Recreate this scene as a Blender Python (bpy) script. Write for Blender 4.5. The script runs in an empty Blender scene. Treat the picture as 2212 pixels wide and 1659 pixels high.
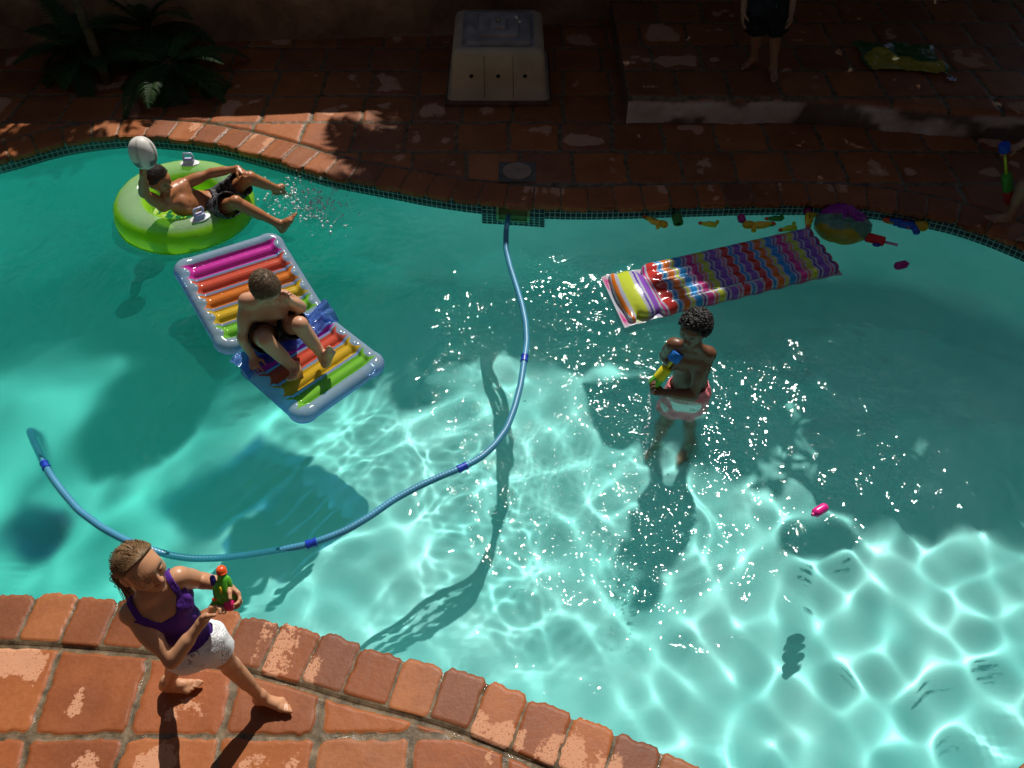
import bpy, bmesh, math, random
import numpy as np
from mathutils import Vector, Matrix, Quaternion
R = math.radians
scene = bpy.context.scene
C = scene.collection

# ------------------------------------------------------------------ camera, sky, sun, exposure
CAM_H, PITCH, FPX = 4.1, R(48), 1856.0          # eye height above the deck, downward pitch, focal length on a 2212 px wide frame
cam_d = bpy.data.cameras.new('camera'); cam = bpy.data.objects.new('camera', cam_d); C.objects.link(cam)
cam.location = (0, 0, CAM_H); cam.rotation_euler = (math.pi / 2 - PITCH, 0, 0)
cam_d.sensor_width = 36; cam_d.lens = 36 * FPX / 2212; cam_d.clip_start = .05; cam_d.clip_end = 400
scene.camera = cam
SUN_EL, SUN_AZ = R(50), R(13)
world = bpy.data.worlds.new('World'); scene.world = world; world.use_nodes = True
wn = world.node_tree
sky = wn.nodes.new('ShaderNodeTexSky'); sky.sky_type = 'NISHITA'; sky.sun_disc = False
sky.sun_elevation = SUN_EL; sky.sun_rotation = SUN_AZ
wn.links.new(sky.outputs[0], wn.nodes['Background'].inputs[0]); wn.nodes['Background'].inputs[1].default_value = .05
SUN = Vector((math.sin(SUN_AZ) * math.cos(SUN_EL), math.cos(SUN_AZ) * math.cos(SUN_EL), math.sin(SUN_EL)))
sun_d = bpy.data.lights.new('sun', 'SUN'); sun_d.energy = 5.0; sun_d.angle = R(.53); sun_d.color = (1, .955, .88)
sun_d.cycles.is_caustics_light = True
sun = bpy.data.objects.new('sun', sun_d); C.objects.link(sun); sun.location = (3, 12, 14)
sun.rotation_euler = SUN.to_track_quat('Z', 'Y').to_euler()
vs = scene.view_settings; vs.view_transform = 'Standard'; vs.look = 'None'; vs.exposure = -.08; vs.gamma = 1
cy = scene.cycles; cy.use_denoising = True; cy.max_bounces = 10; cy.transparent_max_bounces = 16
cy.transmission_bounces = 8; cy.sample_clamp_indirect = 6; cy.sample_clamp_direct = 0; cy.blur_glossy = 0.2

# ------------------------------------------------------------------ helpers
def ray(px, py):
    u, v = (px - 1106) / FPX, (py - 829.5) / FPX
    return np.array([u, math.cos(PITCH) - v * math.sin(PITCH), -math.sin(PITCH) - v * math.cos(PITCH)])
def at(px, py, z=0.0):
    d = ray(px, py); t = (z - CAM_H) / d[2]
    return np.array([d[0] * t, d[1] * t, z])
def project(V):
    q = np.asarray(V, float) - np.array((0, 0, CAM_H)); f = np.array((0, math.cos(PITCH), -math.sin(PITCH))); u = np.array((0, math.sin(PITCH), math.cos(PITCH)))
    dpt = q @ f; return np.stack([1106 + FPX * q[:, 0] / dpt, 829.5 - FPX * (q @ u) / dpt], -1), dpt
def V3(*a): return np.array(a, float)
def unit(a):
    a = np.asarray(a, float); return a / (np.linalg.norm(a) + 1e-12)
_lat = {}
def vnoise(x, y, seed=0):
    if seed not in _lat: _lat[seed] = np.random.default_rng(seed + 77).random((257, 257))
    L = _lat[seed]; x = np.asarray(x, float); y = np.asarray(y, float)
    xi = np.floor(x).astype(int); yi = np.floor(y).astype(int)
    fx = x - xi; fy = y - yi; fx = fx * fx * (3 - 2 * fx); fy = fy * fy * (3 - 2 * fy)
    a = L[xi % 257, yi % 257]; b = L[(xi + 1) % 257, yi % 257]; c = L[xi % 257, (yi + 1) % 257]; d = L[(xi + 1) % 257, (yi + 1) % 257]
    return (a * (1 - fx) + b * fx) * (1 - fy) + (c * (1 - fx) + d * fx) * fy
def fbm(x, y, seed=0, o=3):
    r = 0; w = .5
    for i in range(o): r = r + w * vnoise(x * 2 ** i, y * 2 ** i, seed + i); w *= .5
    return r / (1 - .5 ** o)
def sstep(a, b, x):
    t = np.clip((x - a) / (b - a), 0, 1); return t * t * (3 - 2 * t)

def empty(name, loc=(0, 0, 0)):
    o = bpy.data.objects.new(name, None); C.objects.link(o); o.location = loc; o.empty_display_size = .1
    return o
def tag(o, label=None, cat=None, group=None, kind=None):
    if label: o['label'] = label
    if cat: o['category'] = cat
    if group: o['group'] = group
    if kind: o['kind'] = kind
    return o
def thing(name, loc, label, cat, group=None): return tag(empty(name, loc), label, cat, group)
def put(o, parent):
    """parent without moving: geometry is written in world space, roots are unrotated empties"""
    o.parent = parent
    if parent is not None:
        r = parent; off = Vector((0, 0, 0))
        while r is not None: off += r.location; r = r.parent
        o.location = Vector(o.location) - off
    return o
def mesh_np(name, v, f, mats, parent=None, smooth=True, attrs=None, midx=None):
    """v (n,3); f: list of index arrays (quads and/or tris)"""
    me = bpy.data.meshes.new(name); v = np.asarray(v, np.float32)
    if parent is not None:
        off = np.zeros(3); r = parent
        while r is not None: off += np.array(r.location); r = r.parent
        v = v - off.astype(np.float32)
    fs = f if isinstance(f, list) else [f]
    fs = [np.asarray(a, np.int32) for a in fs if len(a)]
    li = np.concatenate([a.ravel() for a in fs]); tot = np.concatenate([np.full(len(a), a.shape[1], np.int32) for a in fs])
    st = np.concatenate([[0], np.cumsum(tot)[:-1]]).astype(np.int32)
    me.vertices.add(len(v)); me.vertices.foreach_set('co', v.ravel())
    me.loops.add(len(li)); me.loops.foreach_set('vertex_index', li)
    me.polygons.add(len(tot)); me.polygons.foreach_set('loop_start', st)
    me.polygons.foreach_set('use_smooth', np.full(len(tot), smooth, bool))
    for m in (mats if isinstance(mats, (list, tuple)) else [mats]): me.materials.append(m)
    if midx is not None: me.polygons.foreach_set('material_index', np.asarray(midx, np.int32))
    me.update(calc_edges=True)
    for k, a in (attrs or {}).items():
        a = np.asarray(a, np.float32)
        if a.ndim == 1:
            at_ = me.attributes.new(k, 'FLOAT', 'POINT'); at_.data.foreach_set('value', a)
        else:
            if a.shape[1] == 3: a = np.concatenate([a, np.ones((len(a), 1), np.float32)], 1)
            at_ = me.attributes.new(k, 'FLOAT_COLOR', 'POINT'); at_.data.foreach_set('color', a.ravel())
    o = bpy.data.objects.new(name, me); C.objects.link(o); o.parent = parent
    return o
def grid_faces(n, m, wrap_n=False, wrap_m=False):
    i = np.arange(n * m).reshape(n, m)
    if wrap_n: i = np.concatenate([i, i[:1]], 0)
    if wrap_m: i = np.concatenate([i, i[:, :1]], 1)
    return np.stack([i[:-1, :-1], i[1:, :-1], i[1:, 1:], i[:-1, 1:]], -1).reshape(-1, 4)

class MB:
    """collects simple shapes, then links them as ONE mesh"""
    def __init__(s): s.v = []; s.f4 = []; s.f3 = []; s.n = 0; s.c = []
    def add(s, v, f4=(), f3=(), col=None):
        v = np.asarray(v, float); s.v.append(v)
        if len(f4): s.f4.append(np.asarray(f4) + s.n)
        if len(f3): s.f3.append(np.asarray(f3) + s.n)
        s.c.append(np.tile(np.array(col if col is not None else (1, 1, 1), float), (len(v), 1))); s.n += len(v)
    def tube(s, pts, rad, seg=12, col=None, cap=True, flat=None):
        pts = np.asarray(pts, float); n = len(pts); rad = np.broadcast_to(np.asarray(rad, float), (n,))
        tan = np.gradient(pts, axis=0); tan /= np.linalg.norm(tan, axis=1)[:, None] + 1e-9
        up = V3(0, 0, 1) if abs(tan[0][2]) < .9 else V3(1, 0, 0)
        if flat is not None: up = np.asarray(flat[0], float)
        a = np.linspace(0, 2 * math.pi, seg, endpoint=False); vv = []
        x = unit(np.cross(tan[0], up))
        for i in range(n):
            x = unit(x - tan[i] * np.dot(x, tan[i])); y = np.cross(x, tan[i])
            fy = flat[1] if flat is not None else 1
            vv.append(pts[i] + rad[i] * (np.cos(a)[:, None] * x + fy * np.sin(a)[:, None] * y))
        vv = np.concatenate(vv); f = grid_faces(n, seg, wrap_m=True)
        f3 = []
        if cap:
            b = len(vv); vv = np.concatenate([vv, pts[:1], pts[-1:]])
            k = np.arange(seg); k2 = (k + 1) % seg
            f3 = np.concatenate([np.stack([k * 0 + b, k, k2], -1), np.stack([k * 0 + b + 1, (n - 1) * seg + k2, (n - 1) * seg + k], -1)])
        s.add(vv, f, f3, col)
    def lathe(s, o, axis, prof, seg=20, col=None):
        """prof: list of (distance along axis, radius)"""
        o = np.asarray(o, float); ax = unit(axis); p = [o + ax * d for d, r in prof]
        x = unit(np.cross(ax, V3(0, 0, 1) if abs(ax[2]) < .9 else V3(1, 0, 0))); y = np.cross(ax, x)
        a = np.linspace(0, 2 * math.pi, seg, endpoint=False)
        vv = np.concatenate([p[i] + prof[i][1] * (np.cos(a)[:, None] * x + np.sin(a)[:, None] * y) for i in range(len(prof))])
        n = len(prof); f = grid_faces(n, seg, wrap_m=True); b = len(vv)
        vv = np.concatenate([vv, [p[0]], [p[-1]]]); k = np.arange(seg); k2 = (k + 1) % seg
        f3 = np.concatenate([np.stack([k * 0 + b, k2, k], -1), np.stack([k * 0 + b + 1, (n - 1) * seg + k, (n - 1) * seg + k2], -1)])
        s.add(vv, f[:, ::-1], f3[:, ::-1], col)
    def ellipsoid(s, c, rad, axes=None, seg=16, rings=10, col=None):
        th = np.linspace(0, math.pi, rings + 1)[1:-1]; ph = np.linspace(0, 2 * math.pi, seg, endpoint=False)
        q = np.stack([np.outer(np.sin(th), np.cos(ph)), np.outer(np.sin(th), np.sin(ph)), np.outer(np.cos(th), np.ones(seg))], -1).reshape(-1, 3)
        q = np.concatenate([q, [[0, 0, 1], [0, 0, -1]]]) * np.asarray(rad, float)
        if axes is not None: q = q @ np.asarray(axes, float)
        f = grid_faces(rings - 1, seg, wrap_m=True); b = (rings - 1) * seg; k = np.arange(seg); k2 = (k + 1) % seg
        f3 = np.concatenate([np.stack([k * 0 + b, k, k2], -1), np.stack([k * 0 + b + 1, (rings - 2) * seg + k2, (rings - 2) * seg + k], -1)])
        s.add(q + np.asarray(c, float), f, f3, col)
    def box(s, c, half, axes=None, col=None, taper=1.0, bev=.15):
        """rounded box: bevelled by a superellipsoid-like inset; axes rows = local x,y,z"""
        h = np.asarray(half, float); b = bev * h.min()
        v = []
        for (iz, zz) in ((b, -h[2]), (0, -h[2] + b), (0, h[2] - b), (b, h[2])):
            for (sx, sy, ax, ay) in ((-1, -1, 0, b), (-1, -1, b, 0), (1, -1, b, 0), (1, -1, 0, b), (1, 1, 0, b), (1, 1, b, 0), (-1, 1, b, 0), (-1, 1, 0, b)):
                t = taper if zz > 0 else 1
                v.append((sx * (h[0] - ax - iz) * t, sy * (h[1] - ay - iz) * t, zz))
        v = np.array(v)
        if axes is not None: v = v @ np.asarray(axes, float)
        f = grid_faces(4, 8, wrap_m=True)[:, ::-1]
        f3 = [(0, 8 - k, 7 - k) for k in range(1, 7)] + [(24, 24 + k, 25 + k) for k in range(1, 7)]
        s.add(v + np.asarray(c, float), f, f3, col)
    def build(s, name, mat, parent=None, smooth=True, sharp=None):
        f = []
        if s.f4: f.append(np.concatenate(s.f4))
        if s.f3: f.append(np.concatenate(s.f3))
        o = mesh_np(name, np.concatenate(s.v), f, mat, parent, smooth, {'col': np.concatenate(s.c)})
        if sharp is not None and smooth:
            o.data.set_sharp_from_angle(angle=R(sharp))
        return o

# ------------------------------------------------------------------ materials
def C_clear(nt, mx, alpha, clear):
    if clear is None: return
    a = nt.nodes.new('ShaderNodeAttribute'); a.attribute_name = 'clear'; r = nt.nodes.new('ShaderNodeMapRange'); r.inputs[3].default_value = alpha; r.inputs[4].default_value = clear
    nt.links.new(a.outputs['Fac'], r.inputs[0]); nt.links.new(r.outputs[0], mx.inputs[0])
def mat(name, base=(.5, .5, .5), rough=.5, spec=.5, metal=0, col_attr=None, coat=0, sss=0, bump=None, noise=None, transl=0, alpha=1, clear=None):
    m = bpy.data.materials.new(name); m.use_nodes = True; nt = m.node_tree; b = nt.nodes['Principled BSDF']; L = nt.links.new
    b.inputs['Base Color'].default_value = (*base, 1); b.inputs['Roughness'].default_value = rough
    b.inputs['Specular IOR Level'].default_value = spec; b.inputs['Metallic'].default_value = metal
    b.inputs['Coat Weight'].default_value = coat; b.inputs['Coat Roughness'].default_value = .08
    src = None
    if col_attr:
        a = nt.nodes.new('ShaderNodeAttribute'); a.attribute_name = col_attr; src = a.outputs['Color']
    tc = nt.nodes.new('ShaderNodeTexCoord')
    if noise:
        sc_, amt = noise
        n = nt.nodes.new('ShaderNodeTexNoise'); n.inputs['Scale'].default_value = sc_; n.inputs['Detail'].default_value = 5
        L(tc.outputs['Object'], n.inputs['Vector'])
        mr = nt.nodes.new('ShaderNodeMapRange'); mr.inputs['From Min'].default_value = .25; mr.inputs['From Max'].default_value = .75
        mr.inputs['To Min'].default_value = 1 - amt; mr.inputs['To Max'].default_value = 1 + amt * .6
        L(n.outputs['Fac'], mr.inputs['Value'])
        vm = nt.nodes.new('ShaderNodeVectorMath'); vm.operation = 'SCALE'
        if src: L(src, vm.inputs[0])
        else: vm.inputs[0].default_value = base
        L(mr.outputs[0], vm.inputs['Scale']); src = vm.outputs[0]
    if src: L(src, b.inputs['Base Color'])
    if bump:
        sc_, st, dist = bump
        n = nt.nodes.new('ShaderNodeTexNoise'); n.inputs['Scale'].default_value = sc_; n.inputs['Detail'].default_value = 6
        L(tc.outputs['Object'], n.inputs['Vector'])
        bp = nt.nodes.new('ShaderNodeBump'); bp.inputs['Strength'].default_value = st; bp.inputs['Distance'].default_value = dist
        L(n.outputs['Fac'], bp.inputs['Height']); L(bp.outputs[0], b.inputs['Normal'])
    if sss:
        b.inputs['Subsurface Weight'].default_value = sss; b.inputs['Subsurface Radius'].default_value = (.012, .005, .003); b.inputs['Subsurface Scale'].default_value = 1
    out = nt.nodes['Material Output']; last = b.outputs[0]
    if transl:
        t = nt.nodes.new('ShaderNodeBsdfTranslucent'); t.inputs[0].default_value = (*base, 1)
        if src: L(src, t.inputs[0])
        mx = nt.nodes.new('ShaderNodeMixShader'); mx.inputs[0].default_value = transl; L(last, mx.inputs[1]); L(t.outputs[0], mx.inputs[2]); last = mx.outputs[0]
    if alpha < 1:
        t = nt.nodes.new('ShaderNodeBsdfTransparent'); t.inputs[0].default_value = (*base, 1)
        if src: L(src, t.inputs[0])
        mx = nt.nodes.new('ShaderNodeMixShader'); mx.inputs[0].default_value = alpha; C_clear(nt, mx, alpha, clear); L(t.outputs[0], mx.inputs[1]); L(last, mx.inputs[2]); last = mx.outputs[0]
    if last is not b.outputs[0]: L(last, out.inputs['Surface'])
    return m

# ------------------------------------------------------------------ pool outline (world metres, z = 0)
WZ = -.13                                                  # still water level below the deck
far_px = [(-420, 440), (-200, 400), (0, 357), (146, 318), (275, 303), (343, 306), (450, 318), (588, 352), (699, 386), (858, 417), (949, 434),
          (1080, 450), (1250, 458), (1500, 452), (1700, 448), (1850, 452), (1960, 468), (2050, 486), (2120, 508), (2212, 545), (2400, 640)]
near_px = [(2580, 860), (2620, 1150), (2450, 1420), (2262, 1600), (2150, 1700), (2000, 1790), (1800, 1800), (1650, 1730), (1530, 1659), (1440, 1620),
           (1350, 1582), (1260, 1547), (1170, 1512), (1080, 1477), (1000, 1449), (900, 1422), (800, 1397), (700, 1367), (600, 1341), (500, 1320),
           (370, 1301), (200, 1287), (100, 1281), (0, 1278), (-200, 1280), (-500, 1230), (-760, 1000), (-700, 640)]
ctrl = np.array([at(x, y, -.05)[:2] for x, y in far_px] + [at(x, y, 0)[:2] for x, y in near_px])
def closed_spline(P, step):
    out = []; n = len(P)
    for i in range(n):
        p0, p1, p2, p3 = P[i - 1], P[i], P[(i + 1) % n], P[(i + 2) % n]
        t0 = 0; t1 = t0 + np.linalg.norm(p1 - p0) ** .5; t2 = t1 + np.linalg.norm(p2 - p1) ** .5; t3 = t2 + np.linalg.norm(p3 - p2) ** .5
        for t in np.linspace(t1, t2, 24, endpoint=False):
            a1 = (t1 - t) / (t1 - t0) * p0 + (t - t0) / (t1 - t0) * p1; a2 = (t2 - t) / (t2 - t1) * p1 + (t - t1) / (t2 - t1) * p2; a3 = (t3 - t) / (t3 - t2) * p2 + (t - t2) / (t3 - t2) * p3
            b1 = (t2 - t) / (t2 - t0) * a1 + (t - t0) / (t2 - t0) * a2; b2 = (t3 - t) / (t3 - t1) * a2 + (t - t1) / (t3 - t1) * a3
            out.append((t2 - t) / (t2 - t1) * b1 + (t - t1) / (t2 - t1) * b2)
    q = np.array(out + out[:1]); s = np.concatenate([[0], np.cumsum(np.linalg.norm(np.diff(q, axis=0), axis=1))])
    m = int(round(s[-1] / step)); ss = np.linspace(0, s[-1], m, endpoint=False)
    return np.stack([np.interp(ss, s, q[:, 0]), np.interp(ss, s, q[:, 1])], -1), ss, s[-1]
OUT, OUT_S, OUT_L = closed_spline(ctrl, .04)
_sm = OUT.copy()
for _ in range(6): _sm = (np.roll(_sm, 1, 0) + 2 * _sm + np.roll(_sm, -1, 0)) / 4
OUT = _sm
_t = np.roll(OUT, -1, 0) - np.roll(OUT, 1, 0); _t /= np.linalg.norm(_t, axis=1)[:, None]
OUT_N = np.stack([-_t[:, 1], _t[:, 0]], -1)                 # outward normal for this (clockwise) order
def inside(P, poly):
    x, y = P[:, 0], P[:, 1]; c = np.zeros(len(P), bool); n = len(poly)
    for i in range(n):
        x1, y1 = poly[i]; x2, y2 = poly[(i + 1) % n]
        if y1 == y2: continue
        k = ((y1 > y) != (y2 > y)) & (x < (x2 - x1) * (y - y1) / (y2 - y1) + x1); c ^= k
    return c
if inside((OUT[10] + OUT_N[10] * .05)[None], OUT)[0]: OUT_N = -OUT_N
def pool_dist(P):
    """signed distance to the coping's pool edge, + outside"""
    d = np.empty(len(P)); A = OUT; B = np.roll(OUT, -1, 0); AB = B - A; LL = (AB ** 2).sum(1)
    for i in range(0, len(P), 20000):
        q = P[i:i + 20000]; best = np.full(len(q), 1e9)
        for j in range(len(A)):
            w = q - A[j]; t = np.clip((w @ AB[j]) / LL[j], 0, 1); e = w - t[:, None] * AB[j]
            np.minimum(best, (e * e).sum(1), out=best)
        d[i:i + 20000] = np.sqrt(best)
    return np.where(inside(P, OUT), -d, d)
def offset(t): return OUT + OUT_N * t
# ------------------------------------------------------------------ setting: paved deck, coping, pool shell, water
def paving_material():
    m = bpy.data.materials.new('terracotta_paving'); m.use_nodes = True; nt = m.node_tree; b = nt.nodes['Principled BSDF']; L = nt.links.new; N = nt.nodes.new
    tc = N('ShaderNodeTexCoord')
    def noise(s, d=5, r=.55, w=0):
        n = N('ShaderNodeTexNoise'); n.inputs['Scale'].default_value = s; n.inputs['Detail'].default_value = d; n.inputs['Roughness'].default_value = r
        n.inputs['Distortion'].default_value = w; L(tc.outputs['Object'], n.inputs['Vector']); return n.outputs['Fac']
    def mr(src, a, b_, c, d):
        n = N('ShaderNodeMapRange'); n.inputs[1].default_value = a; n.inputs[2].default_value = b_; n.inputs[3].default_value = c; n.inputs[4].default_value = d; L(src, n.inputs[0]); return n.outputs[0]
    def mix(f, a, b_, mode='MIX'):
        n = N('ShaderNodeMix'); n.data_type = 'RGBA'; n.blend_type = mode
        if isinstance(f, float): n.inputs[0].default_value = f
        else: L(f, n.inputs[0])
        for k, x in ((6, a), (7, b_)):
            if isinstance(x, tuple): n.inputs[k].default_value = (*x, 1)
            else: L(x, n.inputs[k])
        return n.outputs[2]
    def math_(op, a, b_):
        n = N('ShaderNodeMath'); n.operation = op
        for k, x in ((0, a), (1, b_)):
            if isinstance(x, (int, float)): n.inputs[k].default_value = x
            else: L(x, n.inputs[k])
        return n.outputs[0]
    at_ = lambda k, o: (lambda n: (setattr(n, 'attribute_name', k), n.outputs[o])[1])(N('ShaderNodeAttribute'))
    col = at_('col', 'Color'); dry = at_('dry', 'Fac'); mor = at_('mortar', 'Fac')
    big = noise(3.2, 6, .6, .4); fine = noise(38, 6, .65); spot = noise(95, 3, .5)
    base = mix(mr(big, .35, .7, 0, .8), col, mix(1.0, col, (.62, .55, .55), 'MULTIPLY'))
    base = mix(mr(fine, .3, .75, 0, .55), base, mix(1.0, base, (1.35, 1.45, 1.6), 'MULTIPLY'))
    # damp clay with pale dried-off patches, their edges broken up by drips
    d = math_('ADD', dry, math_('MULTIPLY', math_('SUBTRACT', fine, .5), .38))
    d = math_('ADD', d, math_('MULTIPLY', math_('SUBTRACT', big, .5), .55))
    dm = mr(d, .565, .60, 0, 1)
    drops = mr(spot, .60, .63, 1, 0)
    dm = math_('MULTIPLY', dm, math_('MAXIMUM', drops, mr(d, .7, .9, 0, 1)))
    base = mix(math_('MULTIPLY', dm, .8), base, (.62, .31, .18))
    mm = mr(math_('ADD', mor, math_('MULTIPLY', math_('SUBTRACT', fine, .5), .5)), .42, .6, 0, 1)
    mcol = mix(mr(noise(14, 7, .7), .35, .65, 0, 1), (.06, .042, .022), (.22, .15, .085))
    base = mix(mm, base, mcol)
    L(base, b.inputs['Base Color'])
    ro = math_('ADD', mr(dm, 0, 1, .50, .80), math_('MULTIPLY', math_('SUBTRACT', fine, .5), .4))
    puddle = mr(noise(5.5, 4, .6), .52, .6, 0, 1)
    wet = math_('MULTIPLY', puddle, mm)
    ro = math_('SUBTRACT', ro, math_('MULTIPLY', wet, .38)); ro = math_('MAXIMUM', ro, .1)
    L(ro, b.inputs['Roughness']); b.inputs['Specular IOR Level'].default_value = .28
    bp = N('ShaderNodeBump'); bp.inputs['Strength'].default_value = .42; bp.inputs['Distance'].default_value = .005
    h = math_('ADD', fine, math_('MULTIPLY', big, 1.2)); h = math_('ADD', h, math_('MULTIPLY', noise(170, 3), math_('ADD', mr(mm, 0, 1, .12, .9), 0)))
    L(h, bp.inputs['Height']); L(bp.outputs[0], b.inputs['Normal'])
    return m
M_PAVE = paving_material()
CLAY = .84 * np.array([(.36, .108, .030), (.39, .122, .035), (.33, .094, .027), (.40, .134, .043), (.34, .104, .034), (.29, .096, .038), (.37, .110, .028)])
def paver_field(X, Y, seed, px=.448, py=.459, ox=-2.266, oy=1.468, half=.017, jit=.012):
    """height, clay colour, dryness and mortar mask of hand laid square pavers"""
    rng = np.random.default_rng(seed)
    wx = (fbm(X * 9, Y * 9, seed) - .5) * .030 + (vnoise(X * 28, Y * 28, seed + 9) - .5) * .013; wy = (fbm(X * 9 + 40, Y * 9, seed + 3) - .5) * .030 + (vnoise(X * 28 + 5, Y * 28, seed + 12) - .5) * .013
    tab = rng.random((64, 64, 8))
    j = np.floor((Y + wy - oy) / py).astype(int); shift = (tab[j % 64, 0, 0] - .5) * 2 * jit
    i = np.floor((X + wx - ox - shift) / px).astype(int)
    fx = (X + wx - ox - shift) - i * px; fy = (Y + wy - oy) - j * py
    t = tab[i % 64, j % 64]
    hx = half - .003 + (t[..., 4] - .4) * .010; hy = half - .003 + (t[..., 5] - .4) * .010
    ax = np.abs(fx - px / 2) - (px / 2 - hx); ay = np.abs(fy - py / 2) - (py / 2 - hy); r = .028
    ed = np.hypot(np.maximum(ax + r, 0), np.maximum(ay + r, 0)) + np.minimum(np.maximum(ax + r, ay + r), 0) - r      # <0 inside the paver
    top = -.0025 * sstep(-.020, .0, ed) ** 2 + (t[..., 0] - .5) * .005 + ((fx / px - .5) * (t[..., 1] - .5) + (fy / py - .5) * (t[..., 2] - .5)) * .014
    worn = (fbm(X * 5, Y * 5, seed + 20) - .5) * .008
    k = sstep(.003, -.006, ed)
    z = (-.0075 + (fbm(X * 16, Y * 16, seed + 5) - .5) * .010) * (1 - k) + (top + worn) * k
    col = CLAY[(t[..., 3] * len(CLAY)).astype(int)] * (.85 + .3 * t[..., 6])[..., None]
    dry = .33 + .38 * t[..., 7] + .60 * (fbm(X * 4.3, Y * 4.3, seed + 30) - .5) * 2 - .25 * sstep(-.1, 0, ed)
    return z, col, dry, sstep(-.006, .006, ed)
def height_patch(name, x0, x1, y0, y1, step, seed, **kw):
    xs = np.arange(x0, x1 + step / 2, step); ys = np.arange(y0, y1 + step / 2, step); X, Y = np.meshgrid(xs, ys, indexing='ij')
    return X, Y
DV = []; DF = []; DA = {'col': [], 'dry': [], 'mortar': []}; dn = 0
for (x0, x1, y0, y1, st, seed) in ((-3.6, 1.9, .5, 2.9, .0072, 1), (-6.2, 6.2, 5.1, 9.6, .0125, 2), (-6.2, -3.6, .5, 5.1, .03, 3), (1.9, 6.2, .5, 5.1, .03, 4)):
    xs = np.linspace(x0, x1, int((x1 - x0) / st) + 1); ys = np.linspace(y0, y1, int((y1 - y0) / st) + 1); X, Y = np.meshgrid(xs, ys, indexing='ij')
    d = pool_dist(np.stack([X[::4, ::4].ravel(), Y[::4, ::4].ravel()], -1)).reshape(X[::4, ::4].shape)
    # bilinear upsample of the smooth distance field
    gx = np.minimum(np.arange(X.shape[0]) / 4, d.shape[0] - 1.001); gy = np.minimum(np.arange(X.shape[1]) / 4, d.shape[1] - 1.001)
    ix = gx.astype(int); iy = gy.astype(int); fx = (gx - ix)[:, None]; fy = (gy - iy)[None]
    D = (d[ix][:, iy] * (1 - fx) + d[ix + 1][:, iy] * fx) * (1 - fy) + (d[ix][:, iy + 1] * (1 - fx) + d[ix + 1][:, iy + 1] * fx) * fy
    z, col, dry, mor = paver_field(X, Y, 5 if seed != 2 else 8, jit=.012 if seed != 2 else .1, oy=1.468 if seed != 2 else 1.30)
    dry = dry + (.06 if seed != 2 else -.19)
    gap = sstep(.318, .292, D + (fbm(X * 12, Y * 12, 44) - .5) * .02)
    z = z * (1 - gap) - .024 * gap; mor = np.maximum(mor, gap)
    keep = D > .235
    kq = keep[:-1, :-1] & keep[1:, :-1] & keep[1:, 1:] & keep[:-1, 1:]
    f = grid_faces(*X.shape)[kq.ravel()]
    u = np.unique(f); mp = -np.ones(X.size, int); mp[u] = np.arange(len(u)) + dn
    DV.append(np.stack([X.ravel()[u], Y.ravel()[u], z.ravel()[u]], -1)); DF.append(mp[f]); dn += len(u)
    DA['col'].append(col.reshape(-1, 3)[u]); DA['dry'].append(dry.ravel()[u]); DA['mortar'].append(mor.ravel()[u])
deck = mesh_np('pool_deck', np.concatenate(DV), np.concatenate(DF), M_PAVE, attrs={k: np.concatenate(v) for k, v in DA.items()})
tag(deck, 'sunlit and shaded terracotta paved deck around the pool', 'paving', kind='structure')

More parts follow.
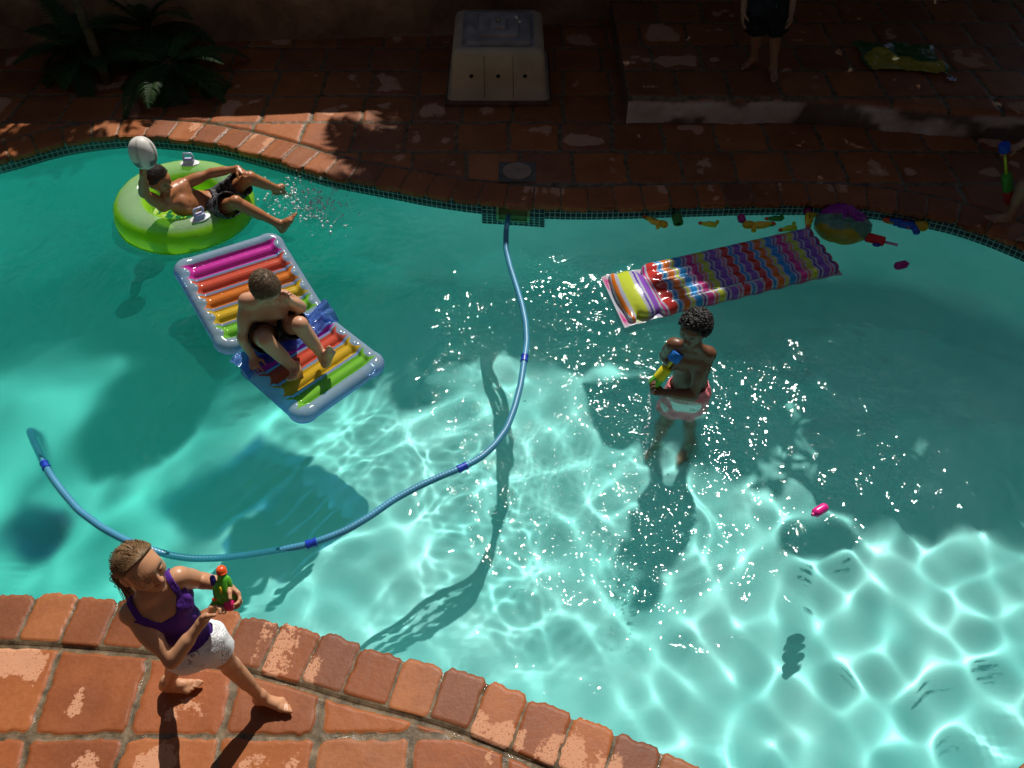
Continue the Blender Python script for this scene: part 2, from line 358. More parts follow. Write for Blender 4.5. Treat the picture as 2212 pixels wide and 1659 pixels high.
# coping: one course of clay blocks laid across the pool edge, noses overhanging the water
def coping():
    rows = np.concatenate([[-.046, -.047, -.04, -.026, -.012], np.linspace(0, .026, 6), np.linspace(.034, .262, 30), [.27, .278, .29, .305]])
    # first five rows run down the nose (their value is a height), the rest run outward over the top
    ss = np.arange(0, OUT_L, .0085); n = len(ss)
    cx = np.interp(ss, np.append(OUT_S, OUT_L), np.append(OUT[:, 0], OUT[0, 0])); cyy = np.interp(ss, np.append(OUT_S, OUT_L), np.append(OUT[:, 1], OUT[0, 1]))
    nx = np.interp(ss, np.append(OUT_S, OUT_L), np.append(OUT_N[:, 0], OUT_N[0, 0])); ny = np.interp(ss, np.append(OUT_S, OUT_L), np.append(OUT_N[:, 1], OUT_N[0, 1]))
    nb = int(round(OUT_L / .222)); bl = OUT_L / nb; rng = np.random.default_rng(5); tab = rng.random((nb, 10))
    A = np.zeros((n, len(rows), 3)); col = np.zeros((n, len(rows), 3)); dry = np.zeros((n, len(rows))); mor = np.zeros((n, len(rows)))
    for k, r in enumerate(rows):
        top = k >= 5; t = r if top else (.03 if k == 0 else .0)
        w = (fbm(ss * 20, ss * 0 + (t if top else 0) * 22, 60) - .5) * .018
        sh = ss + w; b = np.floor(sh / bl).astype(int) % nb; fs = sh - np.floor(sh / bl) * bl; T = tab[b]
        nose = (T[:, 0] - .5) * .022 + (fbm(ss * 22, ss * 0, 61) - .5) * .026 + (vnoise(ss * 70, ss * 0, 66) - .5) * .008     # uneven noses
        es = np.abs(fs - bl / 2) - (bl / 2 - .0055 - .005 * T[:, 1])
        et = np.maximum((nose * 0 - t) if not top else -(t + .0), t - .268 + (T[:, 2] - .5) * .02 + w)
        rr = .022; ed = np.hypot(np.maximum(es + rr, 0), np.maximum(t - .266 + (T[:, 2] - .5) * .02 + rr, 0)) + np.minimum(np.maximum(es + rr, t - .266 + rr), 0) - rr
        kk = sstep(.003, -.006, ed)
        rec = nose + .024 * (1 - sstep(.004, -.020, es))                               # noses rounded back at the joints
        if top:
            tt = rec * sstep(.12, 0, t) + t
            z = (.006 * (T[:, 3] - .5) + .008 * (T[:, 4] - .5) * (fs / bl - .5) - .02 * (1 - min(1, t / .026)) ** 2 * .5 + (fbm(cx * 9, cyy * 9, 64) - .5) * .006) * kk + (-.008) * (1 - kk)
            if t > .275: z = np.full(n, -.021)
        else:
            tt = rec + t; z = np.full(n, r)
            z = z + (-.003 * (1 - kk))
        A[:, k] = np.stack([cx + nx * tt, cyy + ny * tt, z], -1)
        col[:, k] = CLAY[(T[:, 5] * len(CLAY)).astype(int)] * (.82 + .3 * T[:, 6])[:, None]
        dry[:, k] = (.24 - .16 * sstep(4.2, 5.2, cyy)) + .44 * T[:, 7] * sstep(.03, .2, t) + .5 * (fbm(cx * 6, cyy * 6, 65) - .5) * 2
        mor[:, k] = sstep(-.004, .006, ed) if top else sstep(-.002, .008, es)
    f = grid_faces(n, len(rows), wrap_n=True)
    o = mesh_np('pool_coping', A.reshape(-1, 3), f[:, ::-1], M_PAVE, attrs={'col': col.reshape(-1, 3), 'dry': dry.ravel(), 'mortar': mor.ravel()})
    tag(o, 'terracotta block coping along the pool edge', 'coping', kind='structure')
coping()

def depth_at(x, y):
    """pool floor height: shallow at the near right, deep on the left"""
    u = (-x * .80 + y * .28 + .2)
    return -(.98 + .92 * sstep(1.2, 4.6, u) + .10 * sstep(-2.2, 1.0, u))
# shell: tile band is a material of the wall strip; UV-like attributes carry arc length and height
def pool_shell():
    def tmat():
        m = bpy.data.materials.new('mosaic_and_plaster'); m.use_nodes = True; nt = m.node_tree; b = nt.nodes['Principled BSDF']; L = nt.links.new; N = nt.nodes.new
        a = N('ShaderNodeAttribute'); a.attribute_name = 'uvw'
        br = N('ShaderNodeTexBrick'); br.offset = 0; br.squash = 1; br.inputs['Scale'].default_value = 1
        br.inputs['Brick Width'].default_value = .0425; br.inputs['Row Height'].default_value = .0425; br.inputs['Mortar Size'].default_value = .0035; br.inputs['Mortar Smooth'].default_value = .1
        br.inputs['Color1'].default_value = (.003, .022, .035, 1); br.inputs['Color2'].default_value = (.006, .040, .050, 1); br.inputs['Mortar'].default_value = (.26, .42, .38, 1); br.inputs['Bias'].default_value = -.1
        L(a.outputs['Vector'], br.inputs['Vector'])
        tm = N('ShaderNodeAttribute'); tm.attribute_name = 'tile'
        no = N('ShaderNodeTexNoise'); no.inputs['Scale'].default_value = 2.2; no.inputs['Detail'].default_value = 8; no.inputs['Roughness'].default_value = .62
        tc = N('ShaderNodeTexCoord'); L(tc.outputs['Object'], no.inputs['Vector'])
        cr = N('ShaderNodeValToRGB'); cr.color_ramp.elements[0].position = .3; cr.color_ramp.elements[0].color = (.62, .90, .88, 1); cr.color_ramp.elements[1].position = .72; cr.color_ramp.elements[1].color = (1, 1, 1, 1)
        L(no.outputs['Fac'], cr.inputs[0])
        gt = N('ShaderNodeMath'); gt.operation = 'GREATER_THAN'; gt.inputs[1].default_value = .5; L(tm.outputs['Fac'], gt.inputs[0])
        mx = N('ShaderNodeMix'); mx.data_type = 'RGBA'; L(gt.outputs[0], mx.inputs[0]); 
        pc = N('ShaderNodeAttribute'); pc.attribute_name = 'tint'; pm = N('ShaderNodeMix'); pm.data_type = 'RGBA'; pm.blend_type = 'MULTIPLY'; pm.inputs[0].default_value = 1; L(cr.outputs[0], pm.inputs[6]); L(pc.outputs['Color'], pm.inputs[7]); L(pm.outputs[2], mx.inputs[6]); L(br.outputs['Color'], mx.inputs[7])
        L(mx.outputs[2], b.inputs['Base Color'])
        r = N('ShaderNodeMapRange'); r.inputs[3].default_value = .8; r.inputs[4].default_value = .15; L(gt.outputs[0], r.inputs[0]); L(r.outputs[0], b.inputs['Roughness'])
        return m
    m = tmat(); th = OUT_S * 1.0; P = offset(.034); n = len(P)
    zs = np.array([-.03, -.045, -.166, -.1661, -.30, -.45, -.65, -.8])
    wallv = []; uv = []; tl = []
    for z in zs:
        wallv.append(np.stack([P[:, 0], P[:, 1], np.full(n, z)], -1)); uv.append(np.stack([th, np.full(n, z + .30), np.zeros(n)], -1)); tl.append(np.full(n, 1. if z > -.1661 + 1e-6 else 0.))
    # cove curving into the floor, then the floor itself as inward rings towards the middle
    cen = np.array([.1, 4.2]); dd = depth_at(P[:, 0], P[:, 1])
    for q in (0, .12, .3, .55, .8, 1):
        Q = offset(.034 - .22 * (1 - math.cos(q * math.pi / 2))); z = -.8 + (depth_at(Q[:, 0], Q[:, 1]) + .8) * math.sin(q * math.pi / 2)
        if q == 0: continue
        wallv.append(np.stack([Q[:, 0], Q[:, 1], z], -1)); uv.append(np.zeros((n, 3))); tl.append(np.zeros(n))
    Q0 = offset(.034 - .22)
    for q in np.linspace(0, 1, 40)[1:]:
        Q = Q0 * (1 - q) + cen * q; Q = Q if q < 1 else Q0 * .002 + cen * .998
        wallv.append(np.stack([Q[:, 0], Q[:, 1], depth_at(Q[:, 0], Q[:, 1])], -1)); uv.append(np.zeros((n, 3))); tl.append(np.zeros(n))
    k = len(wallv); f = grid_faces(k, n, wrap_m=True)
    av = np.concatenate(wallv); dk = sstep(-1.1, -1.75, depth_at(av[:, 0], av[:, 1]))[:, None]      # stronger aqua with depth: light absorbed by the water, put into the floor colour
    tint = np.array((.57, .86, .85)) * (1 - dk) + np.array((.19, .77, .70)) * dk
    o = mesh_np('pool_shell', av, f, m, attrs={'tint': tint, 'uvw': np.concatenate(uv), 'tile': np.concatenate(tl)})
    # store as plain vectors
    a = o.data.attributes.get('uvw')
    tag(o, 'pale plastered pool basin with a dark teal mosaic band at the waterline', 'pool basin', kind='structure'); o.cycles.is_caustics_receiver = True
    # ring edge as the mosaic material again: tiled surround of the skimmer, a 6 mm slab on the wall
    return m
M_SHELL = pool_shell()

def wave_height(X, Y):
    rng = np.random.default_rng(11); Z = np.zeros_like(X)
    chop = np.exp(-(((X - .55) / 1.25) ** 2 + ((Y - 4.0) / 1.4) ** 2)) + .9 * np.exp(-(((X + 1.75) / .6) ** 2 + ((Y - 5.95) / .35) ** 2))
    right = sstep(.2, 1.8, X) * sstep(4.8, 3.2, Y); left = sstep(.4, -1.2, X)
    # long smooth cells, middling wavelets that focus the light, a little fine chop
    for (l0, l1, num, amp, w) in ((.55, 1.3, 26, .0034, .60 - .10 * right + .30 * left), (.20, .44, 30, .0024, .46 + .66 * right + .40 * chop - .10 * left), (.07, .17, 44, .0034, .012 * (1 - right) + .15 * chop * (1 - right) + .05 * left), (.035, .065, 30, .0026, .006 * (1 - right) + .09 * chop * (1 - right))):
        S = np.zeros_like(X)
        for i in range(num):
            lam = l0 * (l1 / l0) ** rng.random(); a = rng.random() * 6.283; k = 6.283 / lam
            ph = k * (X * math.cos(a) + Y * math.sin(a)) + rng.random() * 6.283 + 1.6 * np.sin(1.3 * X * math.sin(a * 2) + 1.1 * Y + i)
            S += amp * lam * (.4 + rng.random()) * np.sin(ph)
        patch = .15 + 1.6 * sstep(.42, .72, fbm(X * 1.7 + l0 * 31, Y * 1.7, 90)) if l1 < .2 else 1
        Z += S * w * patch
    wave_height.chop = np.clip(chop * (.25 + 1.5 * sstep(.45, .63, fbm(X * 1.6 + 3, Y * 1.6, 91))) + .16 * sstep(.5, .75, fbm(X * 1.3, Y * 1.3, 95)) + .13, 0, 1.5)
    # rings where the jet from the blaster lands and around the boy standing in the water
    for (cx, cy_, a, lam, dec) in ((*at(1413, 945, WZ)[:2], .002, .07, .10), (*at(1480, 890, WZ)[:2], .0010, .10, .22), (*at(620, 440, WZ)[:2], .003, .08, .16)):
        r = np.hypot(X - cx, Y - cy_); Z += a * np.cos(6.283 * r / lam) * np.exp(-r / dec) * sstep(.02, .1, r)
    return Z
def water():
    step = .0165; xs = np.arange(-4.6, 4.9, step); ys = np.arange(.55, 7.9, step); X, Y = np.meshgrid(xs, ys, indexing='ij')
    Xs, Ys = X[::3, ::3], Y[::3, ::3]; d = pool_dist(np.stack([Xs.ravel(), Ys.ravel()], -1)).reshape(Xs.shape)
    D = np.repeat(np.repeat(d, 3, 0), 3, 1)[:X.shape[0], :X.shape[1]]
    Z = WZ + wave_height(X, Y) * sstep(.04, -.25, D) * 1.0
    keep = D < .075; kq = keep[:-1, :-1] & keep[1:, :-1] & keep[1:, 1:] & keep[:-1, 1:]
    f = grid_faces(*X.shape)[kq.ravel()]; u = np.unique(f); mp = -np.ones(X.size, int); mp[u] = np.arange(len(u)); f = mp[f]
    v = np.stack([X.ravel()[u], Y.ravel()[u], Z.ravel()[u]], -1); n = len(v)
    m = bpy.data.materials.new('pool_water'); m.use_nodes = True; nt = m.node_tree; nt.nodes.clear(); N = nt.nodes.new; L = nt.links.new
    g = N('ShaderNodeBsdfRefraction'); ba = N('ShaderNodeAttribute'); ba.attribute_name = 'blur'; L(ba.outputs['Fac'], g.inputs['Roughness']); g.inputs['IOR'].default_value = 1.333; g.inputs[0].default_value = (.82, 1, .98, 1)
    gl = N('ShaderNodeBsdfGlossy'); gl.inputs['Roughness'].default_value = .040; fr = N('ShaderNodeFresnel'); fr.inputs[0].default_value = 1.333
    mx = N('ShaderNodeMixShader'); L(fr.outputs[0], mx.inputs[0]); L(g.outputs[0], mx.inputs[1]); L(gl.outputs[0], mx.inputs[2])
    # fine capillary ripples that only the mirror of the surface resolves: they break the sun into sparkles
    ca = N('ShaderNodeAttribute'); ca.attribute_name = 'chop'; tc = N('ShaderNodeTexCoord'); no = N('ShaderNodeTexNoise'); no.inputs['Scale'].default_value = 10; no.inputs['Detail'].default_value = 1.6; no.inputs['Roughness'].default_value = .6; L(tc.outputs['Object'], no.inputs['Vector'])
    bp = N('ShaderNodeBump'); bp.inputs['Distance'].default_value = .07; L(ca.outputs['Fac'], bp.inputs['Strength']); L(no.outputs['Fac'], bp.inputs['Height']); L(bp.outputs[0], gl.inputs['Normal'])
    # diffuse veil colour standing in for light scattered in milky water, stronger over the deep end
    ve = N('ShaderNodeAttribute'); ve.attribute_name = 'veil'; df = N('ShaderNodeBsdfDiffuse'); df.inputs[0].default_value = (.03, .66, .54, 1); m2 = N('ShaderNodeMixShader'); L(ve.outputs['Fac'], m2.inputs[0]); L(g.outputs[0], m2.inputs[1]); L(df.outputs[0], m2.inputs[2]); L(m2.outputs[0], mx.inputs[1])
    out = N('ShaderNodeOutputMaterial'); L(mx.outputs[0], out.inputs[0])
    dep = WZ - depth_at(v[:, 0], v[:, 1])
    o = mesh_np('pool_water', v, f, m, attrs={'blur': .09 * sstep(1.7, .4, v[:, 0]) + .30 * sstep(1.05, 1.75, dep) + .24 * np.exp(-((v[:, 0] - 1.1) ** 2 + (v[:, 1] - 3.6) ** 2) / .5), 'chop': wave_height.chop.ravel()[u], 'veil': .022 + .02 * sstep(2.2, .3, v[:, 0]) + .03 * sstep(.95, 1.7, dep)})
    tag(o, 'clear turquoise pool water with ripples and sun glints', 'water', kind='structure'); o.cycles.is_caustics_caster = True
water()
# ------------------------------------------------------------------ raised terrace, ground, garden wall
tx = np.array([at(1352, 264)[0], at(1491, 266)[0], at(1752, 266)[0], at(1981, 288)[0], at(2194, 303)[0], 5.4, 7.5]); ty = np.array([at(1352, 264)[1], at(1491, 266)[1], at(1752, 266)[1], at(1981, 288)[1], at(2194, 303)[1], 6.3, 5.6])
TZ = .25
def terrace():
    xs = np.linspace(tx[0], 7.4, 440); vsx = np.concatenate([[-1, -.8, -.6, -.4, -.2, 0], np.arange(.013, 3.4, .016)])
    yf = np.interp(xs, tx, ty); yf = np.convolve(np.pad(yf, 12, 'edge'), np.ones(25) / 25, 'valid')
    X = np.repeat(xs[:, None], len(vsx), 1); Y = yf[:, None] + np.maximum(vsx, 0)[None]
    z, col, dry, mor = paver_field(X, Y, 21, jit=.15, oy=1.30, half=.02); dry = dry - .22
    rise = vsx < 0; edge = sstep(.0, .05, np.maximum(vsx, 0))[None]
    Z = TZ + z * edge - .02 * (1 - edge) ** 2
    wob = (fbm(X * 4, Y * 0 + 3, 70) - .5) * .05
    Yf = Y + wob * (1 - edge)
    for k in np.where(rise)[0]:
        Z[:, k] = (TZ - .02) * (1 + vsx[k]); Yf[:, k] = yf + wob[:, k] + (fbm(xs * 9, xs * 0 + vsx[k] * 6, 71) - .5) * .035 - .01
    white = sstep(.40, .50, fbm(X * 2.6, np.where(rise[None], vsx[None] * .9, 9), 73, 4)) * rise[None]
    col = np.where(rise[None, :, None], np.array((.12, .095, .075)), col); col = col * (1 - white[..., None]) + np.array((.52, .46, .40)) * white[..., None]; dry = np.where(rise[None], 0, dry); mor = np.where(rise[None], .25 * (1 - white), mor)
    f = grid_faces(*X.shape)
    # left end wall
    n0 = len(vsx); top = np.stack([X[0], Yf[0], Z[0]], -1)[5:]; bot = top.copy(); bot[:, 2] = -.02
    nv = X.size; k = len(top); i = np.arange(k - 1)
    f2 = np.stack([nv + i, nv + i + 1, nv + k + i + 1, nv + k + i], -1)
    v = np.concatenate([np.stack([X.ravel(), Yf.ravel(), Z.ravel()], -1), top, bot])
    o = mesh_np('raised_terrace', v, np.concatenate([f, f2]), M_PAVE, attrs={'col': np.concatenate([col.reshape(-1, 3), np.tile((.16, .1, .07), (2 * k, 1))]), 'dry': np.concatenate([dry.ravel(), np.zeros(2 * k)]), 'mortar': np.concatenate([mor.ravel(), np.full(2 * k, .3)])})
    tag(o, 'raised paved terrace with a flaking whitewashed riser', 'terrace', kind='structure')
terrace()
gm = mat('garden_soil', (.06, .045, .03), .95, .2, noise=(3, .5), bump=(12, .6, .03))
mb = MB()
for (x0, x1, y0, y1) in ((-120, 120, 9.55, 160), (-120, -6.15, -60, 9.55), (6.15, 120, -60, 9.55), (-6.15, 6.15, -60, .55)):
    mb.add([(x0, y0, -.035), (x1, y0, -.035), (x1, y1, -.035), (x0, y1, -.035)], [(0, 1, 2, 3)])
tag(mb.build('ground', gm, smooth=False), 'bare garden ground beyond the paving', 'ground', kind='structure')

WALL = [(-9, 7.9), (-5.07, 8.16), (-.68, 8.45), (1.15, 8.85), (3.2, 9.75), (8, 11.2)]
def garden_wall():
    m = bpy.data.materials.new('old_render'); m.use_nodes = True; nt = m.node_tree; b = nt.nodes['Principled BSDF']; L = nt.links.new; N = nt.nodes.new
    tc = N('ShaderNodeTexCoord'); a = N('ShaderNodeTexNoise'); a.inputs['Scale'].default_value = 1.7; a.inputs['Detail'].default_value = 9; a.inputs['Roughness'].default_value = .68; L(tc.outputs['Object'], a.inputs['Vector'])
    c = N('ShaderNodeValToRGB'); e = c.color_ramp.elements; e[0].position = .3; e[0].color = (.11, .06, .032, 1); e[1].position = .62; e[1].color = (.38, .25, .15, 1); x = e.new(.5); x.color = (.26, .15, .085, 1); L(a.outputs['Fac'], c.inputs[0]); L(c.outputs[0], b.inputs['Base Color'])
    bp = N('ShaderNodeBump'); bp.inputs['Strength'].default_value = .8; bp.inputs['Distance'].default_value = .03; L(a.outputs['Fac'], bp.inputs['Height']); L(bp.outputs[0], b.inputs['Normal']); b.inputs['Roughness'].default_value = .9
    w = np.array(WALL); s = np.concatenate([[0], np.cumsum(np.linalg.norm(np.diff(w, axis=0), axis=1))]); ss = np.arange(0, s[-1], .06)
    cx = np.interp(ss, s, w[:, 0]); cy_ = np.interp(ss, s, w[:, 1]); prof = [(0, -.05)] + [(0, z) for z in np.arange(.03, 1.7, .06)] + [(0, 1.74), (.02, 1.77), (.2, 1.78), (.22, 1.74), (.22, -.05)]
    v = np.zeros((len(ss), len(prof), 3))
    for k, (t, z) in enumerate(prof):
        bumpy = (fbm(ss * 1.5, ss * 0 + z * 1.5, 31) - .5) * .05 if t == 0 else 0
        v[:, k] = np.stack([cx, cy_ + t - bumpy, np.full(len(ss), z) + (fbm(ss * .8, ss * 0, 33) - .5) * .05 * (z > 1.5)], -1)
    o = mesh_np('garden_wall', v.reshape(-1, 3), grid_faces(len(ss), len(prof)), m)
    tag(o, 'old rough rendered brown garden wall in shade behind the pool deck', 'wall')
garden_wall()
# ------------------------------------------------------------------ trees that shade the far side
M_LEAF = mat('tree_leaf', (.055, .10, .025), .45, .5, col_attr='col', transl=.25)
M_BARK = mat('bark', (.11, .075, .045), .9, .2, noise=(9, .5), bump=(22, .7, .02))
M_FROND = mat('frond_green', (.035, .075, .02), .6, .15, col_attr='col', transl=.10)
def leaves(mb, pts, rng, size=(.15, .065)):
    n = len(pts); d = rng.normal(size=(n, 3)); d /= np.linalg.norm(d, axis=1)[:, None]; e = np.cross(d, rng.normal(size=(n, 3))); e /= np.linalg.norm(e, axis=1)[:, None]
    s = (.7 + .6 * rng.random(n))[:, None]; L_, W_ = size
    a = pts - d * L_ / 2 * s; c = pts + d * L_ / 2 * s; nn = np.cross(d, e) * .012
    b = pts + e * W_ / 2 * s - nn; f = pts - e * W_ / 2 * s - nn
    v = np.stack([a, b, c, f], 1).reshape(-1, 3); i = np.arange(n)[:, None] * 4 + np.arange(4)[None]
    mb.add(v, i); tone = (.5 + .9 * rng.random(n))[:, None] * np.array((.06, .115, .028)) + rng.random(n)[:, None] * np.array((.02, .015, 0))
    mb.c[-1] = np.repeat(tone, 4, 0)
S3 = np.array(SUN)
def shade_points(poly_px, rng, step, keep):
    P = np.array([at(x, y, -.05)[:2] for x, y in poly_px]); P[:, 1] = np.minimum(P[:, 1], 11.5)
    x0, y0 = P.min(0); x1, y1 = P.max(0); X, Y = np.meshgrid(np.arange(x0, x1, step), np.arange(y0, y1, step), indexing='ij'); q = np.stack([X.ravel(), Y.ravel()], -1) + rng.normal(size=(X.size, 2)) * step * .4
    q = q[inside(q, P)]; A = P; B = np.roll(P, -1, 0); best = np.full(len(q), 9.)
    for a, b in zip(A, B):
        w = q - a; ab = b - a; t = np.clip((w @ ab) / (ab @ ab), 0, 1); best = np.minimum(best, np.linalg.norm(w - t[:, None] * ab, axis=1))
    return q[keep(q, best, rng)]
def tree(name, label, q, rng, zr, base, trunk_r, leaf, rep=2, limbs=16, group=None, extra=None):
    r = thing(name, (base[0], base[1], 0), label, 'tree', group)
    zc = zr[0] + (zr[1] - zr[0]) * fbm(q[:, 0] * .7, q[:, 1] * .7, 55)
    pts = []
    for k in range(rep):
        z = np.clip(zc + rng.normal(size=len(q)) * .18 * (zr[1] - zr[0]), zr[0], zr[1]) + .05
        pts.append(np.concatenate([q, np.zeros((len(q), 1))], 1) + S3[None] * (z / S3[2])[:, None])
    if extra is not None: pts.append(extra)
    pts = np.concatenate(pts); m = MB(); leaves(m, pts, rng, leaf); m.build('crown', M_LEAF, r, smooth=False)
    t = MB(); top = V3(base[0] + .2, base[1] + .1, zr[0] * .75)
    t.tube([(base[0], base[1], -.1), (base[0] + .08, base[1], zr[0] * .3), tuple(top)], [trunk_r * 1.25, trunk_r, trunk_r * .75], 12)
    for k in range(limbs):
        e = pts[rng.integers(len(pts))]; mid = (top + e) / 2 + V3(rng.normal() * .2, rng.normal() * .2, .35)
        t.tube([tuple(top - V3(0, 0, .2)), tuple(mid), tuple(e)], [trunk_r * .5, trunk_r * .28, .015], 7)
    t.build('trunk', M_BARK, r); return r
rng = np.random.default_rng(4)
def keep_right(q, b, rng):
    pat = fbm(q[:, 0] * 3.2, q[:, 1] * 3.2, 101, 3)
    palm = (q[:, 0] < .15) & (q[:, 1] > 5.1)                       # looser where palm fronds take over
    k = (b > .42) | (pat > .62 - .42 * b / .42)
    mid = (q[:, 0] > .75) & (q[:, 0] < 2.3) & (q[:, 1] < 4.9)
    k &= ~(mid & (vnoise(q[:, 0] * 4.5, q[:, 1] * 4.5, 104) > .60))
    k &= ~(palm & (vnoise(q[:, 0] * 5, q[:, 1] * 9, 105) > .60) & (b < .9))
    k &= ~((vnoise(q[:, 0] * 7, q[:, 1] * 7, 106) > .93))
    return k
RIGHT = [(640, 205), (668, 268), (700, 284), (770, 292), (815, 300), (812, 335), (795, 365), (770, 392), (800, 405), (870, 424), (1000, 470), (1110, 497), (1290, 545), (1420, 620), (1500, 720),
         (1560, 800), (1640, 860), (1760, 890), (1900, 880), (2000, 852), (2120, 890), (2212, 930), (2500, 960), (2900, 800), (3200, 0), (1500, -60), (700, 60)]
q = shade_points(RIGHT, rng, .056, keep_right)
sp = q[:, 0] * .6 + q[:, 1] * .25 > 2.55
lowp = np.stack([rng.uniform(-.3, 7.0, 15000), rng.uniform(6.5, 11.5, 15000), rng.uniform(2.0, 3.9, 15000)], -1)          # unseen low leaves, added to block the sky and darken the far terrace
foot = lowp[:, :2] - S3[None, :2] / S3[2] * (lowp[:, 2:] + .05); RP = np.array([at(x, y, -.05)[:2] for x, y in RIGHT]); bd = np.full(len(foot), 9.)
for a_, b_ in zip(RP, np.roll(RP, -1, 0)):
    w_ = foot - a_; ab_ = b_ - a_; t_ = np.clip((w_ @ ab_) / (ab_ @ ab_), 0, 1); bd = np.minimum(bd, np.linalg.norm(w_ - t_[:, None] * ab_, axis=1))
lowp = lowp[inside(foot, RP) & (bd > .35)]; lsp = lowp[:, 0] > 2.6
tree('shade_tree', 'tall broadleaf tree behind the terrace throwing the deep shade on the right', q[sp], rng, (4.8, 8.2), (5.2, 12.6), .20, (.18, .085), rep=4, extra=lowp[lsp])
tree('shade_tree', 'broadleaf tree behind the middle of the wall, shading the pump box', q[~sp], rng, (4.6, 7.4), (1.6, 13.0), .16, (.18, .085), rep=4, extra=lowp[~lsp])
LEFT = [(-520, 60), (0, 60), (620, 60), (600, 236), (400, 243), (300, 258), (272, 290), (190, 314), (110, 338), (0, 368), (-300, 440), (-700, 560)]
q = shade_points(LEFT, rng, .05, lambda q, b, r: (vnoise(q[:, 0] * 6, q[:, 1] * 9, 107) < .62) | (q[:, 1] > 7.0) | (q[:, 0] > -3.4))
# slender tree whose trunk is in view at the left
def slim_tree():
    b = at(232, 180); r = thing('slender_tree', tuple(b), 'slender bare grey trunk leaning beside the cycads at the far left', 'tree')
    zc = 2.6 + 1.6 * fbm(q[:, 0], q[:, 1], 56); pts = np.concatenate([q, np.zeros((len(q), 1))], 1) + S3[None] * (zc / S3[2])[:, None]
    m = MB(); leaves(m, np.concatenate([pts + rng.normal(size=pts.shape) * .025 * k for k in range(4)]), rng, (.16, .075)); m.build('crown', M_LEAF, r, smooth=False)
    t = MB(); top = np.array([b[0] - .35, b[1] + .45, 2.6]); p = [b - V3(0, 0, .1), b + V3(-.05, .1, .5), b + V3(-.12, .22, 1.1), b + V3(-.22, .32, 1.8), top]
    t.tube(p, [.05, .042, .038, .036, .03], 10)
    for k in range(14):
        e = pts[rng.integers(len(pts))]; t.tube([top, (top + e) / 2 + V3(0, 0, .15), e], [.022, .014, .006], 6)
    t.build('trunk', M_BARK, r)
slim_tree()
def frond(mb, base, az, el, length, nleaf, ll, lw, droop, rng, col, vee=.5):
    """one pinnate frond: arching rachis with two rows of leaflets"""
    d = V3(math.cos(az) * math.cos(el), math.sin(az) * math.cos(el), math.sin(el)); n = 14; p = [np.asarray(base, float)]; h = V3(math.cos(az), math.sin(az), 0)
    e = el
    for i in range(n):
        e -= droop / n * (.5 + i / n); p.append(p[-1] + length / n * (h * math.cos(e) + V3(0, 0, math.sin(e))))
    p = np.array(p); mb.tube(p, np.linspace(.009, .003, n + 1), 5, col=col * .9, cap=False)
    s = np.linspace(.12, .99, nleaf); idx = s * n; i0 = np.minimum(idx.astype(int), n - 1); q = p[i0] + (p[i0 + 1] - p[i0]) * (idx - i0)[:, None]
    tan = p[i0 + 1] - p[i0]; tan /= np.linalg.norm(tan, axis=1)[:, None]; side = np.cross(tan, V3(0, 0, 1)); side /= np.linalg.norm(side, axis=1)[:, None] + 1e-9; upv = np.cross(side, tan)
    for sg in (-1, 1):
        le = ll * np.sin(np.clip(s * 1.02, 0, 1) * math.pi * .86 + .3)[:, None] * (.85 + .3 * rng.random((nleaf, 1)))
        dv = sg * side * .85 + tan * .55 + upv * vee * (.3 + .3 * rng.random((nleaf, 1))); dv /= np.linalg.norm(dv, axis=1)[:, None]
        w = np.cross(dv, upv); w /= np.linalg.norm(w, axis=1)[:, None] + 1e-9; tip = q + dv * le - V3(0, 0, 1) * le * .25
        mid = q + dv * le * .5
        v = np.stack([q - w * lw * .3, mid - w * lw * .5, tip, mid + w * lw * .5, q + w * lw * .3], 1).reshape(-1, 3)
        i = np.arange(nleaf)[:, None] * 5; mb.add(v, np.concatenate([i, i + 1, i + 3, i + 4], 1), np.concatenate([i + 1, i + 2, i + 3], 1), col)
        mb.c[-1] = mb.c[-1] * np.repeat(.7 + .6 * rng.random((nleaf, 1)), 5, 0)
def cycad(base, n, length, label, seed, el0=.95):
    r = thing('cycad', tuple(base), label, 'plant', 'cycads along the foot of the garden wall'); g = np.random.default_rng(seed); m = MB()
    for k in range(n):
        el = el0 - 1.25 * (k / n) + g.normal() * .12; az = k * 2.399 + g.normal() * .2
        frond(m, np.asarray(base) + V3(0, 0, .16), az, el, length * (.8 + .35 * g.random()), 46, .15, .013, 1.15, g, np.array((.028, .062, .016)) * (.7 + .6 * g.random()))
    m.build('frond_crown', M_FROND, r, smooth=False)
    t = MB(); t.lathe(np.asarray(base) - V3(0, 0, .04), (0, 0, 1), [(0, .10), (.06, .13), (.14, .12), (.2, .07), (.24, .02)], 14); t.build('stem', M_BARK, r)
cycad(at(375, 172), 36, .74, 'large dark cycad with long spreading fronds beside the wall, in front of the slender trunk', 3, .50)
cycad(at(190, 150), 22, .6, 'smaller upright cycad at the far left behind the slender trunk', 5, 1.2)
cycad(at(330, 96), 20, .75, 'cycad rising against the wall at the top of the photo', 8, 1.3)
def palm():
    """feather palm over the wall: its fronds make the striped shade on the coping"""
    tgt = at(960, 345); c = tgt + S3 * (3.6 / S3[2]); r = thing('feather_palm', (c[0], c[1], 0), 'feather palm behind the wall whose fronds stripe the coping with shade', 'palm tree'); g = np.random.default_rng(12); m = MB()
    for k in range(22):
        frond(m, c + V3(0, 0, .1), k * 2.399, .75 - .9 * k / 22, 1.35, 42, .36, .03, 1.5, g, np.array((.04, .08, .02)))
    m.build('frond_crown', M_FROND, r, smooth=False)
    t = MB(); t.tube([(c[0], c[1], -.1), (c[0] + .05, c[1], 1.8), tuple(c + V3(0, 0, .1))], [.15, .11, .1], 12); t.build('trunk', M_BARK, r)
palm()

